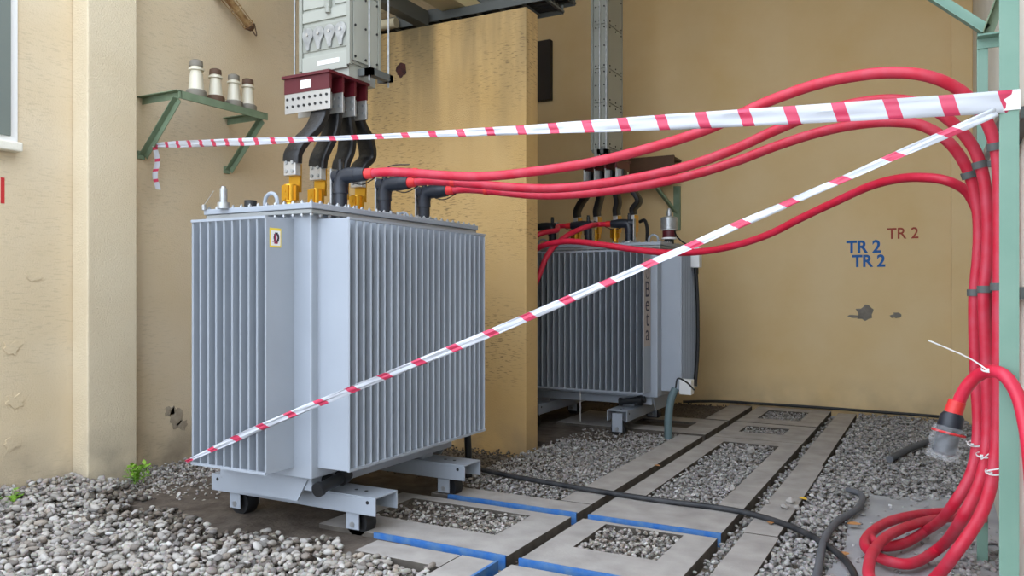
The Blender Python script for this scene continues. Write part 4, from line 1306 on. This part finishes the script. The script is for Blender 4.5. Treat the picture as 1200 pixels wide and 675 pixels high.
# brown board shelf with green brace on back wall
q0, q1 = AY(735, 186, 10.4), AY(790, 213, 10.4)
t = thing('wall_shelf', 'brown boarded shelf with a green brace on the back wall beside the far bus duct', 'shelf', ((q0.x + q1.x) / 2, YB, 0))
Os = Vector(((q0.x + q1.x) / 2, YB, 0))
MB().box(q0.x - Os.x - .3, q1.x - Os.x, -.36, -.32, q1.z - .02, q0.z).build('front_board', 'brown_board', t, bevel=.004)
MB().box(q0.x - Os.x - .3, q1.x - Os.x, -.32, 0, q0.z - .05, q0.z - .02).build('shelf_board', 'brown_board', t)
xs = q1.x - .06
MB().box(xs - .04 - Os.x, xs + .05 - Os.x, -.05, 0, q1.z - .62, q1.z - .02).build('shelf_upright', 'green_dark', t)
MB().bar(Vector((xs - .22, YB - .30, q1.z - .03)) - Os, Vector((xs, YB - .02, q1.z - .40)) - Os, .06, .03).build('diagonal_brace', 'green_dark', t)
# grey-green conduit from ground to far transformer's junction box
pb = G(783, 512, 0)
t = thing('cable_conduit', 'grey-green plastic conduit rising from the slab to the far transformer', 'pipe', (pb.x, pb.y, 0))
cp = [Vector((0, 0, -.03)), Vector((0, 0.01, .2)), Vector((.02, .03, .38)), Vector((.06, .06, .50))]
MB().tube(smooth_path(cp), .04, 14).build('conduit_pipe', 'teal_pipe', t, smooth=True)
MB().tube(smooth_path([cp[-1], cp[-1] + Vector((.02, .02, .10)), cp[-1] + Vector((.10, .06, .06)), cp[-1] + Vector((.17, .10, -.02))]), .009, 8).build('conduit_lead', 'black_rubber', t, smooth=True)
# hanging white string under the far transformer
q_ = AY(680, 461, 8.02)
o = MB().cyl((0, 0, .08), (0, 0, .425), .004, seg=6).build('hanging_string', 'white', None)
o.location = (q_.x, q_.y, 0); tag(o, 'thin white string hanging below the fins of the far transformer', 'string')
# black cables on the ground
def ground_cable(label, pts, r, m, name='ground_cable', z=None):
    zz = r if z is None else z
    off = Vector((pts[0][0], pts[0][1], 0))
    P3 = [Vector((x, y, zz)) - off for x, y in pts]
    o = MB().tube(smooth_path(P3, 10), r, 12).build(name, m, None, smooth=True)
    o.location = off
    tag(o, label, 'cable')
ground_cable('long black cable snaking across the concrete slabs from behind the stickered transformer', [(-3.5, 5.75), (-3.2, 5.66), (-2.75, 5.57), (-2.23, 5.50), (-1.76, 5.46), (-1.21, 5.45), (-.85, 5.27), (-.56, 4.93), (-.40, 4.56), (-.36, 4.1), (-.4, 3.6)], .019, 'cable_grey')
ground_cable('dusty grey hose running along the edge of the concrete pad', [(-.60, 6.42), (-.50, 6.30), (-.485, 5.92), (-.58, 5.45), (-.60, 5.07), (-.585, 4.77), (-.56, 4.4), (-.55, 4.0)], .022, 'hose_grey', 'ground_hose')
ground_cable('short dark hose lying on the crushed stone near the white wall', [(-.38, 7.71), (-.25, 8.27), (-.05, 8.9), (.2, 9.6)], .03, 'hose_grey', 'ground_hose', .03)
ground_cable('thin black cable along the foot of the back wall', [(-3.0, 10.4), (-2.6, 10.66), (-2.1, 10.70), (-1.2, 10.69), (-.6, 10.64), (-.1, 10.6), (.12, 10.55)], .018, 'black_rubber', z=.035)

# ================================================================== OVERHEAD SERVICES BEHIND THE PARTITION TOP
o = MB().box(-4.93, -4.80, 4.9, 7.05, 4.34, 4.50).build('steel_channel', 'tray', None, bevel=.004)
tag(o, 'grey steel channel running overhead above the partition, beside the bus duct', 'beam')
o = MB().box(-4.68, -4.38, 6.0, 7.7, 4.50, 4.64).build('painted_beam', 'cream_paint', None, bevel=.004)
tag(o, 'cream painted beam running overhead beyond the partition top', 'beam')
def tray(label, y0, y1, x0, x1, z):
    t = thing('cable_tray', label, 'cable tray', (x0, y0, z), 0, 'overhead cable trays')
    for y in (0, y1 - y0): MB().box(0, x1 - x0, y - .006, y + .006, 0, .09).build('side_rail', 'tray', t)
    n = int((x1 - x0) / .25)
    for k in range(n + 1):
        x = (x1 - x0) * k / n
        MB().box(x - .015 if k else 0, x + .015, .006, y1 - y0 - .006, .01, .03).build('rung', 'tray', t)
    for j in range(5):
        yy = .06 + (y1 - y0 - .12) * j / 4
        MB().cyl((0, yy, .05), (x1 - x0, yy, .05), .022, seg=8).build('tray_cable', 'black_rubber', t, smooth=True)
    return t
tray('lower overhead cable tray just behind the partition top', 7.1, 7.55, -6.1, -3.45, 4.40)
tray('upper overhead cable tray farther behind the partition', 7.75, 8.2, -6.1, -3.6, 4.72)
for k, (px, py) in enumerate(((468, 12), (472, 32))):
    c = AY(px, py, 7.3)
    o = MB().cyl((-6.1, 0, 0), (c.x + .12, 0, 0), .055, seg=16).build('overhead_pipe', 'pipe_cream', None, smooth=True)
    o.location = (0, 7.02, c.z - .05)
    tag(o, ['cream pipe stub overhead above the partition, upper of two', 'cream pipe stub overhead above the partition, lower of two'][k], 'pipe', 'overhead pipe stubs')
